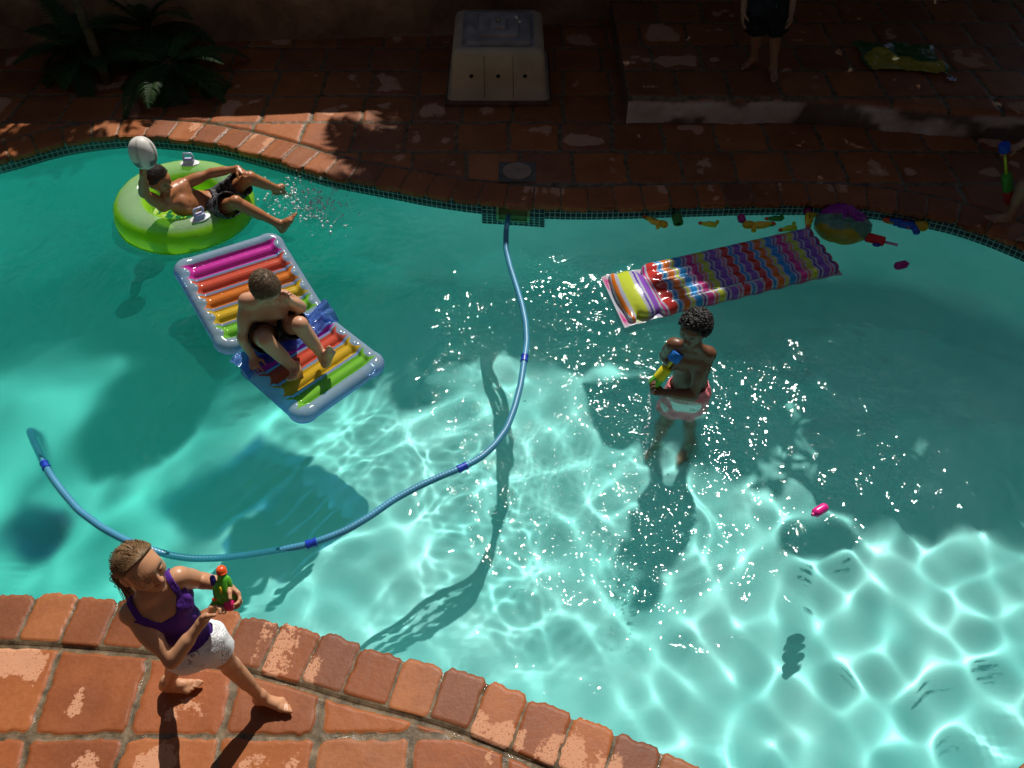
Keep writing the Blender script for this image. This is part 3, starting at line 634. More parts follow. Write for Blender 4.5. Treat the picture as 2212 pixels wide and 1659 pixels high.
# ------------------------------------------------------------------ the house the photo is taken from, behind and below the viewer; its unseen dark brick bulk is added to block sky light
def house():
    r = thing('house', (0, -.6, 0), 'unseen house with a balcony behind the near deck, its dark brick added to block sky light', 'house'); m = bpy.data.materials.new('house_brick'); m.use_nodes = True; nt = m.node_tree; b = nt.nodes['Principled BSDF']
    br = nt.nodes.new('ShaderNodeTexBrick'); br.inputs['Scale'].default_value = 4; br.inputs['Color1'].default_value = (.10, .045, .028, 1); br.inputs['Color2'].default_value = (.075, .035, .022, 1); br.inputs['Mortar'].default_value = (.12, .10, .08, 1)
    tc = nt.nodes.new('ShaderNodeTexCoord'); mp = nt.nodes.new('ShaderNodeMapping'); mp.inputs['Rotation'].default_value = (R(90), 0, 0); nt.links.new(tc.outputs['Object'], mp.inputs[0]); nt.links.new(mp.outputs[0], br.inputs['Vector']); nt.links.new(br.outputs['Color'], b.inputs['Base Color']); b.inputs['Roughness'].default_value = .9
    w = MB(); w.box((0, -3.2, 3.6), (13, 2.4, 3.65), None, bev=.002); w.build('wall', m, r, smooth=False)
    f = MB(); f.box((0, -3.2, 7.45), (13.6, 3.0, .12), None); f.build('roof', mat('roof_slate', (.05, .05, .055), .8), r, smooth=False)
    s = MB(); s.box((0, -.42, 2.45), (3.0, .36, .09), None); s.build('balcony_slab', mat('balcony_concrete', (.16, .15, .14), .9), r, smooth=False)
    for x in (-8, -4.5, 4.5, 8):
        for z in (1.4, 4.6):
            g = MB(); g.box((x, -.79, z), (.75, .03, .8), None); wn_ = g.build('window', mat('window_frame', (.3, .3, .3), .5), r, smooth=False)
            p = MB(); p.box((x, -.755, z), (.66, .012, .7), None); p.build('pane', mat('dark_glass', (.02, .025, .03), .08), wn_, smooth=False)
house()

def sky_screen(x0, x1, y0, y1, h, label, seed):  # leaf mass out of view, added to block sky light from the sides
    g = np.random.default_rng(seed); r = thing('sky_screen', ((x0 + x1) / 2, (y0 + y1) / 2, 0), label, 'sky_screen'); m = MB(); n = 9000; p = np.stack([g.uniform(x0, x1, n), g.uniform(y0, y1, n), g.uniform(0, 1, n) ** .8 * h], -1); p[:, 0] += (fbm(p[:, 1] * 1.5, p[:, 2] * 1.5, seed) - .5) * .5; leaves(m, p, g, (.24, .13)); m.build('foliage', M_LEAF, r, smooth=False)
    t = MB()
    for y in np.arange(y0 + .4, y1, .9): t.tube([((x0 + x1) / 2, y, -.1), ((x0 + x1) / 2 + .05, y + .1, h * .5), ((x0 + x1) / 2, y, h * .9)], [.07, .05, .02], 7)
    t.build('stem', M_BARK, r)
sky_screen(-7.6, -6.5, -.5, 8.0, 4.6, 'unseen leaf screen added on the left to block low sky', 61)
sky_screen(6.5, 7.6, -.5, 7.0, 4.6, 'unseen leaf screen added on the right to block low sky', 62)
# ------------------------------------------------------------------ people: one smooth skin per body, grown from tapered bones on a distance field
def mul(R3, v): return R3[0] * v[0] + R3[1] * v[1] + R3[2] * v[2]
class Field:
    def __init__(s): s.p = []
    def cone(s, a, b, ra, rb, k=.02, cut=None, op=1): s.p.append(('c', np.asarray(a, float), np.asarray(b, float), ra, rb, k, cut, op)); return s
    def ell(s, c, r, axes=None, k=.02, op=1, cut=None): s.p.append(('e', np.asarray(c, float), np.asarray(r, float), np.eye(3) if axes is None else np.asarray(axes, float), 0, k, cut, op)); return s
    def grown(s, g, nocut=False):
        o = Field()
        for q in s.p:
            if q[0] == 'c': o.p.append(('c', q[1], q[2], q[3] + g, q[4] + g, q[5], None if nocut else q[6], q[7]))
            else: o.p.append(('e', q[1], q[2] + g, q[3], 0, q[5], None if nocut else q[6], q[7]))
        return o
    def bounds(s, m):
        lo = []; hi = []
        for q in s.p:
            if q[7] < 0: continue
            if q[0] == 'c': r = max(q[3], q[4]); lo.append(np.minimum(q[1], q[2]) - r); hi.append(np.maximum(q[1], q[2]) + r)
            else: r = q[2].max(); lo.append(q[1] - r); hi.append(q[1] + r)
        return np.min(lo, 0) - m, np.max(hi, 0) + m
    def sample(s, lo, shape, h):
        F = np.full(shape, .06, np.float32)
        for q in s.p:
            typ, A, B, ra, rb, k, cut, op = q; r = max(ra, rb) if typ == 'c' else float(B.max())
            a = (np.minimum(A, B) if typ == 'c' else A) - r - k - .012; b = (np.maximum(A, B) if typ == 'c' else A) + r + k + .012
            i0 = np.clip(((a - lo) / h).astype(int), 0, shape); i1 = np.clip(((b - lo) / h).astype(int) + 2, 0, shape)
            if np.any(i1 <= i0): continue
            sl = tuple(slice(x, y) for x, y in zip(i0, i1))
            X = [(lo[d] + h * np.arange(i0[d], i1[d], dtype=np.float32)).astype(np.float32) for d in range(3)]
            P = np.stack(np.meshgrid(*X, indexing='ij'), -1)
            if typ == 'c':
                ab = B - A; L2 = float(ab @ ab) + 1e-12; t = np.clip(((P - A.astype(np.float32)) @ ab.astype(np.float32)) / L2, 0, 1)
                d = np.linalg.norm(P - A.astype(np.float32) - t[..., None] * ab.astype(np.float32), axis=-1) - (ra + (rb - ra) * t)
                if cut is not None: d = np.maximum(d, (P - np.asarray(cut[0], np.float32)) @ np.asarray(cut[1], np.float32))
            else:
                L = (P - A.astype(np.float32)) @ q[3].T.astype(np.float32)
                k0 = np.linalg.norm(L / B, axis=-1); k1 = np.linalg.norm(L / (B * B), axis=-1) + 1e-9; d = k0 * (k0 - 1) / k1
                if cut is not None: d = np.maximum(d, (P - np.asarray(cut[0], np.float32)) @ np.asarray(cut[1], np.float32))
            G = F[sl]
            if op > 0:
                e = np.maximum(k - np.abs(G - d), 0) / k; F[sl] = np.minimum(G, d) - e * e * k * .25
            else:
                e = np.maximum(k - np.abs(G + d), 0) / k; F[sl] = np.maximum(G, -d) + e * e * k * .25
        return F


def nets(F, lo, h):
    """naive surface nets: one vertex per cell the surface crosses"""
    S = F < 0; nx, ny, nz = F.shape
    c = [S[i:nx - 1 + i, j:ny - 1 + j, k:nz - 1 + k] for i in (0, 1) for j in (0, 1) for k in (0, 1)]
    s_ = sum(x.astype(np.int8) for x in c); act = (s_ > 0) & (s_ < 8); I = np.argwhere(act); idx = -np.ones(act.shape, np.int64); idx[act] = np.arange(len(I))
    co = np.array([(i, j, k) for i in (0, 1) for j in (0, 1) for k in (0, 1)]); vals = np.stack([F[I[:, 0] + a, I[:, 1] + b, I[:, 2] + d] for a, b, d in co], -1)
    acc = np.zeros((len(I), 3)); cnt = np.zeros(len(I))
    for a in range(8):
        for b in range(a + 1, 8):
            if np.abs(co[a] - co[b]).sum() != 1: continue
            m = (vals[:, a] < 0) != (vals[:, b] < 0); t = vals[:, a] / (vals[:, a] - vals[:, b] + 1e-12)
            acc += np.where(m[:, None], co[a] + t[:, None] * (co[b] - co[a]), 0); cnt += m
    V = lo + h * (I + acc / cnt[:, None]); Q = []
    for ax in range(3):
        sl0 = [slice(None)] * 3; sl1 = [slice(None)] * 3; sl0[ax] = slice(0, -1); sl1[ax] = slice(1, None)
        ch = S[tuple(sl0)] != S[tuple(sl1)]; E = np.argwhere(ch); u, v = [(1, 2), (2, 0), (0, 1)][ax]
        ok = (E[:, u] > 0) & (E[:, v] > 0) & (E[:, u] < F.shape[u] - 1) & (E[:, v] < F.shape[v] - 1); E = E[ok]
        def cell(du, dv):
            e = E.copy(); e[:, u] += du; e[:, v] += dv; return idx[e[:, 0], e[:, 1], e[:, 2]]
        q = np.stack([cell(-1, -1), cell(0, -1), cell(0, 0), cell(-1, 0)], -1); fl = S[E[:, 0], E[:, 1], E[:, 2]]
        q = np.where(fl[:, None], q, q[:, ::-1]); Q.append(q)
    return V, np.concatenate(Q)
def field_mesh(name, fld, m, parent, h=.005, clip=None, thick=None, disp=None, tint=None, base=(1, 1, 1)):
    lo, hi = fld.bounds(.03); shape = np.ceil((hi - lo) / h).astype(int) + 1
    F = fld.sample(lo, shape, h)
    if thick is not None or clip is not None or disp is not None:
        X = [lo[d] + h * np.arange(shape[d]) for d in range(3)]; P = np.stack(np.meshgrid(*X, indexing='ij'), -1)
        if disp is not None: F = F + disp(P).astype(np.float32)
        if thick is not None:
            G = fld.grown(-thick, True).sample(lo, shape, h)
            if disp is not None: G = G + disp(P).astype(np.float32)
            F = np.maximum(F, -G)
        if clip is not None: F = np.maximum(F, clip(P).astype(np.float32))
    V, Q = nets(F, lo, h); col = np.tile(np.array(base, float), (len(V), 1))
    pix = None
    for (c, r, cc, w) in (tint or []):
        if len(np.atleast_1d(c)) == 2:
            if pix is None: pix, dpt = project(V)
            d = np.linalg.norm(pix - np.asarray(c), axis=1); near = d < r * 2
            if near.any(): d = np.where(dpt < dpt[near].min() + .09, d, 99)
            k = (w * sstep(r * 1.2, r * .7, d))[:, None]; col = col * (1 - k) + np.array(cc) * k; continue
        d = np.linalg.norm((V - np.asarray(c)) / np.asarray(r), axis=1); k = (w * sstep(1.15, .75, d))[:, None]; col = col * (1 - k) + np.array(cc) * k
    return mesh_np(name, V, Q, m, parent, True, {'col': col})
def frame(f, u):
    f = unit(f); u = np.asarray(u, float); r = unit(np.cross(f, u)); u = np.cross(r, f); return np.stack([r, f, u])   # rows: right-hand side of the person, forward, up

def head_field(S, c, fr, h):
    """c = middle of the head; fr rows = (person's right, forward, up); h = chin to crown"""
    p = lambda x, y, z: np.asarray(c) + h * (fr[0] * x + fr[1] * y + fr[2] * z)
    E = lambda x, y, z, r, k=.02, op=1: S.ell(p(x, y, z), np.array(r) * h, fr, k, op)
    E(0, -.05, .14, (.335, .42, .36), .03)
    S.cone(p(0, .10, .02), p(0, .18, -.31), .27 * h, .15 * h, .03)
    for s in (-1, 1):
        E(.17 * s, .20, -.10, (.14, .15, .15), .03); S.cone(p(.20 * s, .0, -.18), p(.07 * s, .22, -.38), .10 * h, .08 * h, .025)
    E(0, .25, -.405, (.09, .09, .075), .02); E(0, .27, .12, (.25, .11, .10), .025)
    for s in (-1, 1): E(.145 * s, .405, .015, (.095, .065, .065), .018, -1)
    S.cone(p(0, .37, .03), p(0, .455, -.125), .035 * h, .052 * h, .014)
    for s in (-1, 1): E(.05 * s, .405, -.135, (.042, .045, .035), .008)
    for s in (-1, 1): E(.14 * s, .325, .008, (.078, .07, .062), .006)                       # closed-up lids over the eyes
    E(0, .375, -.245, (.11, .035, .022), .010); E(0, .365, -.287, (.09, .035, .024), .010)
    E(0, .425, -.265, (.09, .02, .006), .006, -1)
    for s in (-1, 1):
        E(.35 * s, -.05, -.02, (.045, .085, .135), .010); E(.385 * s, -.03, -.01, (.03, .045, .075), .008, -1)
def head_paint(c, fr, h, brow=(.10, .05, .03), lip=(.42, .13, .10)):
    p = lambda x, y, z: np.asarray(c) + h * (fr[0] * x + fr[1] * y + fr[2] * z); o = []
    for s in (-1, 1):
        for t in (-1, 0, 1): o.append((p(s * (.145 + .05 * t), .37, .105 - .012 * abs(t)), h * .042, brow, .8))
        for t in (-1, 0, 1): o.append((p(s * (.14 + .04 * t), .39, .0), h * .03, (.09, .04, .03), .85))
    for t in (-1.4, -.5, .5, 1.4): o.append((p(.05 * t, .39, -.265), h * .05, lip, .65))
    return o
def hand_field(S, w, d, n, t, s=1.0, curl=(.5, .5, .4), spread=.05, thumb=(.55, .35)):
    """w wrist, d along the palm, n the way the palm faces, t towards the thumb"""
    d = unit(d); t = unit(np.asarray(t) - d * np.dot(t, d)); n0 = np.cross(d, t); n = n0 if np.dot(n0, n) > 0 else -n0; s *= .92
    S.ell(w + d * .045 * s, (.046 * s, .035 * s, .0135 * s), np.stack([d, t, n]), .012); S.cone(w - d * .01, w + d * .03 * s, .020 * s, .019 * s, .015)
    for off, L, r in ((.027, .066, .0086), (.009, .073, .0088), (-.009, .067, .0084), (-.026, .052, .0074)):
        K = w + (d * .083 + t * off * 1.0 - d * abs(off) * .25) * s; S.cone(w + (d * .02 + t * off * .5) * s, K, .0125 * s, .0105 * s, .010)
        a = 0; q = K
        for seg, c in zip((.46, .30, .24), curl):
            a += c; dv = unit(d * math.cos(a) + n * math.sin(a) + t * off * spread / .026); e = q + dv * L * seg * s; S.cone(q, e, r * s, r * .93 * s, .004); q = e
    b = w + (d * .022 + t * .024 + n * .004) * s; p1 = b + unit(t * thumb[0] + d * .62 + n * thumb[1]) * .040 * s; p2 = p1 + unit(t * thumb[0] * .35 + d * .8 + n * (thumb[1] + .25)) * .033 * s
    S.cone(w + (d * .012 + t * .012) * s, b, .015 * s, .0145 * s, .010); S.cone(b, p1, .0135 * s, .0105 * s, .008); S.cone(p1, p2, .0102 * s, .0085 * s, .005)
def foot_field(S, a, f, up, s=1.0, left=True):
    """a ankle, f towards the toes, up away from the sole"""
    f = unit(f); up = unit(np.asarray(up) - f * np.dot(up, f)); m = np.cross(f, up) * (1 if left else -1); s *= .95            # m: towards the big toe
    A = np.asarray(a); S.cone(A + up * .03, A - up * .028 * s - f * .030 * s, .034 * s, .030 * s, .02); S.cone(A, A - up * .03 * s + f * .075 * s + m * .006 * s, .034 * s, .026 * s, .02)
    S.ell(A - up * .038 * s - f * .022 * s, (.036 * s, .028 * s, .026 * s), np.stack([f, m, up]), .015)
    B1 = A - up * .045 * s + f * .105 * s + m * .018 * s; B2 = A - up * .048 * s + f * .092 * s - m * .022 * s
    S.cone(A - up * .03 * s + f * .05 * s, B1, .027 * s, .019 * s, .015); S.cone(A - up * .04 * s - f * .005 * s - m * .01 * s, B2, .024 * s, .0165 * s, .015); S.cone(B1, B2, .019 * s, .016 * s, .012)
    for i, (L, r) in enumerate(((.048, .0125), (.046, .0092), (.040, .0086), (.034, .0082), (.026, .0080))):
        x = .024 - .0135 * i; b = A - up * .049 * s + f * (.113 - .004 * i - (.0035 * i if i > 2 else 0)) * s + m * x * s
        S.cone(b, b + (f * L * .62 + up * .004 + m * .003 * (1 - i * .6)) * s, r * s, r * .95 * s, .006); S.cone(b + (f * L * .62 + up * .004) * s, b + (f * L - up * .003) * s, r * .95 * s, r * .9 * s, .004)
def torso_parts(J, g=1.0, w=1.0):
    """cross sections up the trunk: list of (centre, radii, axes)"""
    Pm = (J['hr'] + J['hl']) / 2; Sm = (J['sr'] + J['sl']) / 2; up = unit(Sm - Pm); lp = unit(J['hl'] - J['hr']); ls = unit(J['sl'] - J['sr']); L = np.linalg.norm(Sm - Pm); out = []
    bend = J.get('bend', np.zeros(3))
    for t, wx, dy, hz in ((-.06, .112, .080, .075), (.08, .122, .086, .085), (.28, .113, .078, .09), (.50, .117, .080, .095), (.70, .128, .083, .09), (.86, .128, .074, .075)):
        l = unit(lp * (1 - t) + ls * max(t, 0)); l = unit(l - up * np.dot(l, up)); f = np.cross(l, up)
        out.append((Pm + up * L * t + bend * math.sin(max(t, 0) * math.pi), np.array((wx * w, dy * g, hz)), np.stack([l, f, up])))
    return out, up, L, Pm, Sm
def body_field(J, s=1.0, g=1.0, w=1.0, belly=0.0, chest=.0):
    S = Field(); T, up, L, Pm, Sm = torso_parts(J, g, w)
    for c, r, ax in T: S.ell(c, r * s, ax, .045)
    l, f = T[-1][2][0], T[-1][2][1]; l0, f0 = T[0][2][0], T[0][2][1]
    if belly: S.ell(Pm + up * L * .28 + f0 * .045 * s, np.array((.095, .065 + belly, .09)) * s, T[2][2], .04)
    for sg, nm in ((-1, 'sr'), (1, 'sl')):
        sh = J[nm]; S.cone(Sm + l * sg * .05 * s - up * .02, sh, .052 * s, .047 * s, .03); S.cone(J['neck'] + up * .01, sh * .7 + J['neck'] * .3, .030 * s, .032 * s, .04)
        S.ell(Sm + l * sg * .062 * s - up * .085 * s + f * .052 * s, np.array((.062, .030 + chest, .05)) * s, T[-2][2], .03)
        S.ell(Sm + l * sg * .075 * s - up * .09 * s - f * .05 * s, np.array((.06, .03, .08)) * s, T[-2][2], .03)
    S.cone(Sm + up * .01 - f * .01, J['head'] - J['hfr'][2] * J['hh'] * .22 - J['hfr'][1] * J['hh'] * .12, .050 * s, .043 * s, .03)
    for a, b, c in (('sr', 'er', 'wr'), ('sl', 'el', 'wl')):
        S.cone(J[a], J[b], .043 * s, .034 * s, .022); S.ell((J[a] * .55 + J[b] * .45), np.array((.043, .043, .08)) * s, frame_along(J[b] - J[a]), .03)
        S.cone(J[b], J[c], .034 * s, .0235 * s, .018); S.cone(J[b] * .85 + J[c] * .15, J[b] * .5 + J[c] * .5, .036 * s, .032 * s, .02)
    for sg, a, b, c in ((-1, 'hr', 'kr', 'ar'), (1, 'hl', 'kl', 'al')):
        h, k, an = J[a], J[b], J[c]
        S.cone(h, k, .074 * s * g, .048 * s, .035); S.cone(h * .75 + k * .25, h * .45 + k * .55, .072 * s * g, .06 * s, .03)
        S.ell(h - f0 * .05 * s - up * .02, np.array((.07, .06, .075)) * s, T[0][2], .035)
        S.cone(k, an, .045 * s, .030 * s, .02); kn = unit(unit(k - h) + unit(k - an)) if np.linalg.norm(unit(k - h) + unit(k - an)) > .15 else f0
        S.ell(k + kn * .012, (.043 * s, .043 * s, .043 * s), None, .02)
        bk = -kn if np.dot(kn, f0) > -.2 else kn
        S.cone(k * .85 + an * .15 + bk * .012, k * .5 + an * .5 + bk * .010, .044 * s, .037 * s, .025)
    return S
def frame_along(d):
    d = unit(d); x = unit(np.cross(d, V3(0, 0, 1) if abs(d[2]) < .9 else V3(1, 0, 0))); return np.stack([x, np.cross(d, x), d])
def skin_mat(name, rough=.42):
    return mat(name, (.4, .2, .1), rough, .45, col_attr='col', sss=.25, bump=(160, .12, .002), noise=(7, .10))
M_SKIN = skin_mat('wet_skin', .38)
M_HAIR = mat('hair', (.1, .06, .03), .48, .5, col_attr='col', noise=(40, .25))
def cloth_mat(name, base, rough=.8, **k): return mat(name, base, rough, .25, bump=(420, .35, .002), **k)
def strand_mesh(mb, pts, r, col): mb.tube(pts, np.linspace(r, r * .35, len(pts)), 4, col=col, cap=False)
def wig(name, J, parent, cut, rng, cols, n=420, length=.05, flow=None, rad=.0028, lift=.004, grow=.035, disp=None):
    """hair cap grown over the skull plus strands lying on it; cut(x,y,z in head units) < 0 where hair grows"""
    c, fr, h = J['head'], J['hfr'], J['hh']; S = Field(); S.ell(c + h * (fr[1] * -.05 + fr[2] * .14), np.array((.335 + grow, .42 + grow, .36 + grow)) * h, fr, .02)
    S.ell(c + h * (fr[1] * -.16 + fr[2] * -.08), np.array((.30 + grow, .30 + grow, .30 + grow)) * h, fr, .03)
    def clip(P):
        q = (P - c) / h; x, y, z = q @ fr[0], q @ fr[1], q @ fr[2]; return cut(x, y, z) * h
    o = field_mesh(name, S, M_HAIR, parent, .0042, clip, disp=disp, base=cols[0])
    return o
def scalp(J, x, y, z, grow=.05):
    """push a direction (head units) out onto the skull ellipsoid"""
    d = np.stack([x, y, z], -1); e = d / np.array((.335 + grow, .42 + grow, .36 + grow)); return d / np.linalg.norm(e, axis=-1, keepdims=True) + np.array((0, -.05, .14))
def to_world(J, q): return J['head'] + J['hh'] * (q @ J['hfr'])
# ---- girl on the near deck
def plane_below(o, n): return lambda P: (P - o) @ n
def hem(a, b, f, ra, rb, k=.03, grow=0): 
    e = a + (b - a) * f; return a, e + (b - a) * .12, ra, rb, k, (e, unit(b - a))
def make_shorts(name, J, s, m, parent, fr_, leg=.085, leg2=.092, waist=.20, g=1.0, w=1.0, fold=.004, seed=0, thick=.006, base=(1, 1, 1), tint=None, h=.0048):
    S = Field(); T, up, L, Pm, Sm = torso_parts(J, g, w); top = Pm + up * L * waist; wc = (top, up)
    for c, r, ax in T[:3]: S.ell(c, r * s + .010, ax, .045, cut=wc)
    f0 = T[0][2][1]
    for a, b in (('hr', 'kr'), ('hl', 'kl')):
        S.cone(*hem(J[a], J[b], fr_, leg * s, leg2 * s)); S.ell(J[a] - f0 * .05 * s - up * .02, np.array((.07, .06, .075)) * s + .012, T[0][2], .035, cut=wc)
    dirs = np.random.default_rng(seed).normal(size=(7, 3)); dirs /= np.linalg.norm(dirs, axis=1)[:, None]
    def disp(P):
        d = 0
        for i, v in enumerate(dirs): d = d + np.sin((P @ v) * (38 + 17 * i) + i * 1.7 + 2 * np.sin((P @ dirs[i - 1]) * 14)) / (1 + .25 * i)
        return d * fold * .5
    return field_mesh(name, S, m, parent, h, None, thick, disp, base=base, tint=tint)
def person(label, J, s, skin, parts, hands, feet, g=1.0, w=1.0, belly=0, chest=0, brow=(.10, .05, .03), h=.0046, extra_paint=None, nip=True):
    J = {k: (np.asarray(v, float) if k not in ('hh',) else v) for k, v in J.items()}
    b = J['base']; r = thing('person', tuple(b), label, 'person'); S = body_field(J, s, g, w, belly, chest); head_field(S, J['head'], J['hfr'], J['hh'])
    for hd in hands: hand_field(S, **hd)
    for ft in feet: foot_field(S, **ft)
    T, up, L, Pm, Sm = torso_parts(J, g, w); l, f = T[-1][2][0], T[-1][2][1]
    pa = head_paint(J['head'], J['hfr'], J['hh'], brow, tuple(np.array(skin) * np.array((.9, .62, .62)))); 
    for sg in ((-1, 1) if nip else ()): pa.append((Sm + l * sg * .065 * s - up * .10 * s + f * .088 * s, .016, tuple(np.array(skin) * .5), .8))
    pa.append((Pm + up * L * .22 + f * .095 * s, .012, tuple(np.array(skin) * .45), .8))
    for k in ('kr', 'kl', 'er', 'el'): pa.append((J[k], .055, tuple(np.array(skin) * np.array((.95, .82, .78))), .5))
    o = field_mesh('body', S, M_SKIN, r, h, tint=pa + (extra_paint or []), base=skin); o.cycles.is_caustics_receiver = True
    return r, J, S
A_ = at
def girl():
    fr = frame(V3(.87, -.48, .10), V3(-.12, .06, 1))
    J = dict(head=A_(303, 1226, 1.19), hh=.215, hfr=fr, neck=A_(317, 1290, 1.045), sr=A_(281, 1325, .985), sl=A_(386, 1246, 1.04), er=A_(371, 1428, .80), wr=A_(438, 1341, .925), el=A_(436, 1254, .915), wl=A_(486, 1262, 1.01),
             hr=A_(408, 1413, .64), hl=A_(447, 1386, .665), kr=A_(383, 1430, .345), ar=A_(364, 1476, .075), kl=A_(500, 1440, .385), al=A_(566, 1508, .075), base=V3(-1.36, 1.62, 0))
    toeL = A_(640, 1522, .02) - A_(566, 1508, .02); toeR = A_(432, 1474, .02) - A_(364, 1476, .02)
    gunc = A_(484, 1284, .985); tip = A_(510, 1275, 1.0)
    hR = dict(w=J['wr'], d=A_(462, 1312, .955) - J['wr'], n=V3(.8, .45, .3), t=V3(.3, .1, .95), s=.95, curl=(.75, .85, .6), thumb=(.5, .5))
    hL = dict(w=J['wl'], d=A_(514, 1285, .985) - J['wl'], n=V3(-.2, -.9, .15), t=V3(-.2, .15, .95), s=.95, curl=(.55, .75, .6), thumb=(.5, .5))
    r, J, S = person('girl with long tied-back hair, purple tank top and white shorts striding on the near deck', J, .83, (.56, .285, .155), None, [hR, hL],
                     [dict(a=J['al'], f=toeL, up=V3(0, 0, 1), s=.92, left=True), dict(a=J['ar'], f=toeR, up=V3(0, 0, 1), s=.92, left=False)], g=.86, w=.84, brow=(.16, .085, .04), nip=False)
    ink = (.10, .05, .12); prints = []
    def stroke(a, b, n=7):
        for t in np.linspace(0, 1, n): prints.append((np.array(a) * (1 - t) + np.array(b) * t, 1.15, ink, .9))
    stroke((421, 1406), (427, 1408)); stroke((427, 1408), (424, 1401)); stroke((427, 1408), (431, 1413)); stroke((407, 1426), (411, 1430)); stroke((411, 1430), (408, 1436)); stroke((411, 1430), (415, 1431))
    for t in np.linspace(0, 6.28, 12): prints.append((np.array((416 + 3 * math.cos(t), 1416 + 3.4 * math.sin(t))), 1.0, ink, .9))
    for x, y in ((430, 1441), (434, 1438), (437, 1441), (441, 1437)): prints.append((np.array((x, y)), 1.6, (.3, .28, .34), .8))
    make_shorts('shorts', J, .86, cloth_mat('white_cotton', (.80, .79, .80), .85, col_attr='col'), r, .36, .088, .094, .15, g=.90, w=.88, fold=.003, seed=3, tint=prints, base=(.80, .79, .80))
    # tank top
    T, up, L, Pm, Sm = torso_parts(J, .86, .84); S2 = Field()
    for c, rr, ax in T: S2.ell(c, rr * .83 + .009, ax, .045)
    l, f = T[-1][2][0], T[-1][2][1]
    for sg, nm in ((-1, 'sr'), (1, 'sl')):
        S2.cone(Sm + l * sg * .05 - up * .02, J[nm], .052 * .83 + .008, .047 * .83 + .008, .03); S2.cone(J['neck'] + up * .01, J[nm] * .7 + J['neck'] * .3, .033, .036, .04)
        S2.ell(Sm + l * sg * .056 - up * .077 + f * .047, np.array((.056, .022, .046)) * .83 + .009, T[-2][2], .03)
        S2.ell(Sm + l * sg * .068 - up * .08 - f * .045, np.array((.06, .03, .08)) * .83 + .009, T[-2][2], .03)
    def clip(P):
        q = P - Sm; x = q @ l; y = q @ up; z = q @ f; ax = np.abs(x)
        front = sstep(-.02, .03, z); neck = -.085 + .065 * sstep(.02, .075, ax) * front + .06 * (1 - front)
        bodyc = np.maximum(y - neck, ax - (.112 + .16 * sstep(-.075, -.14, y))); strap = np.maximum(np.abs(ax - .084) - .013, -.2 - y)
        return np.maximum(np.minimum(bodyc, strap), -(y + L * .99))
    dirs = np.random.default_rng(8).normal(size=(5, 3))
    field_mesh('tank_top', S2, cloth_mat('purple_jersey', (.085, .022, .25), .8), r, .0046, clip, .006, lambda P: .0016 * np.sin((P @ unit(up * .7 + l * .6)) * 95 + 3 * np.sin((P @ l) * 22)) * 1.4)
    # hair: pulled back to a low tail
    g = np.random.default_rng(2); dark = np.array((.20, .115, .052)); c, fr, h = J['head'], J['hfr'], J['hh']
    cut = lambda x, y, z: np.interp(y, [-.6, -.25, -.10, .0, .08, .18, .28, .34, .5], [-.34, -.30, -.16, .10, .22, .36, .50, .60, .90]) - z
    wig('hair', J, r, cut, g, [tuple(dark)], grow=.012)
    hm = MB(); pony = np.array((0.06, -.47, -.20))
    for k in range(3200):
        th = g.uniform(-1.72, 1.72); ct = math.cos(th); back = .55 * g.random() ** 1.6       # start along the hairline, ends gathered at the nape
        st = scalp(J, np.array(math.sin(th)), np.array(.78 * ct + .02), np.array(.74 * max(ct, 0) + .05), .03); tone = (.55 + 1.5 * g.random() ** 2)
        path = []
        for t in np.linspace(back, 1, 9):
            d = st * (1 - t) + pony * t - np.array((0, -.05, .14)); b = scalp(J, d[0], d[1], d[2], .016 + .045 * math.sin(t * 3.1) + .008 * g.random()); path.append(b * (1 - t ** 4) + pony * t ** 4)
        strand_mesh(hm, to_world(J, np.array(path)), .0015, dark * (.4 + .6 * tone) + np.array((.03, .018, .006)) * g.random())
    p0 = to_world(J, pony); dn = V3(.02, -.03, -1); end = p0 + V3(.015, -.05, -.24); mid = p0 + V3(-.035, -.01, -.05)
    for k in range(900):
        o = g.normal(size=3) * .008; o2 = g.normal(size=3) * .014; fl = .06 * g.random()
        p = [p0 + o * .4, p0 * .6 + mid * .4 + o, mid + o * 1.4 + V3(-.005, 0, -.01), mid * .6 + end * .4 + o * .6 + o2 * .7, mid * .25 + end * .75 + o2, end + o2 * 1.1 + V3(0, 0, fl)]
        strand_mesh(hm, p, .0017, dark * (.6 + 1.1 * g.random()))
    for k in range(7):
        a = to_world(J, scalp(J, np.array(.75 * g.random()), np.array(.5), np.array(.2), .04)); strand_mesh(hm, [a, a + J['hfr'][1] * .02 - V3(0, 0, .03 + .02 * g.random()), a + J['hfr'][1] * .03 * g.random() - V3(.01, .01, .08 + .04 * g.random())], .0012, dark * 2)
    hm.build('hair_strands', M_HAIR, r)
    mb = MB(); mb.lathe(p0 + (mid - p0) * .1, mid - p0, [(0, .016), (.004, .021), (.012, .021), (.016, .016)], 14); mb.build('hair_tie', mat('hair_tie_brown', (.05, .025, .02), .7), r)
    # printed letters on the right leg of the shorts
    return r, J
GIRL, GJ = girl()
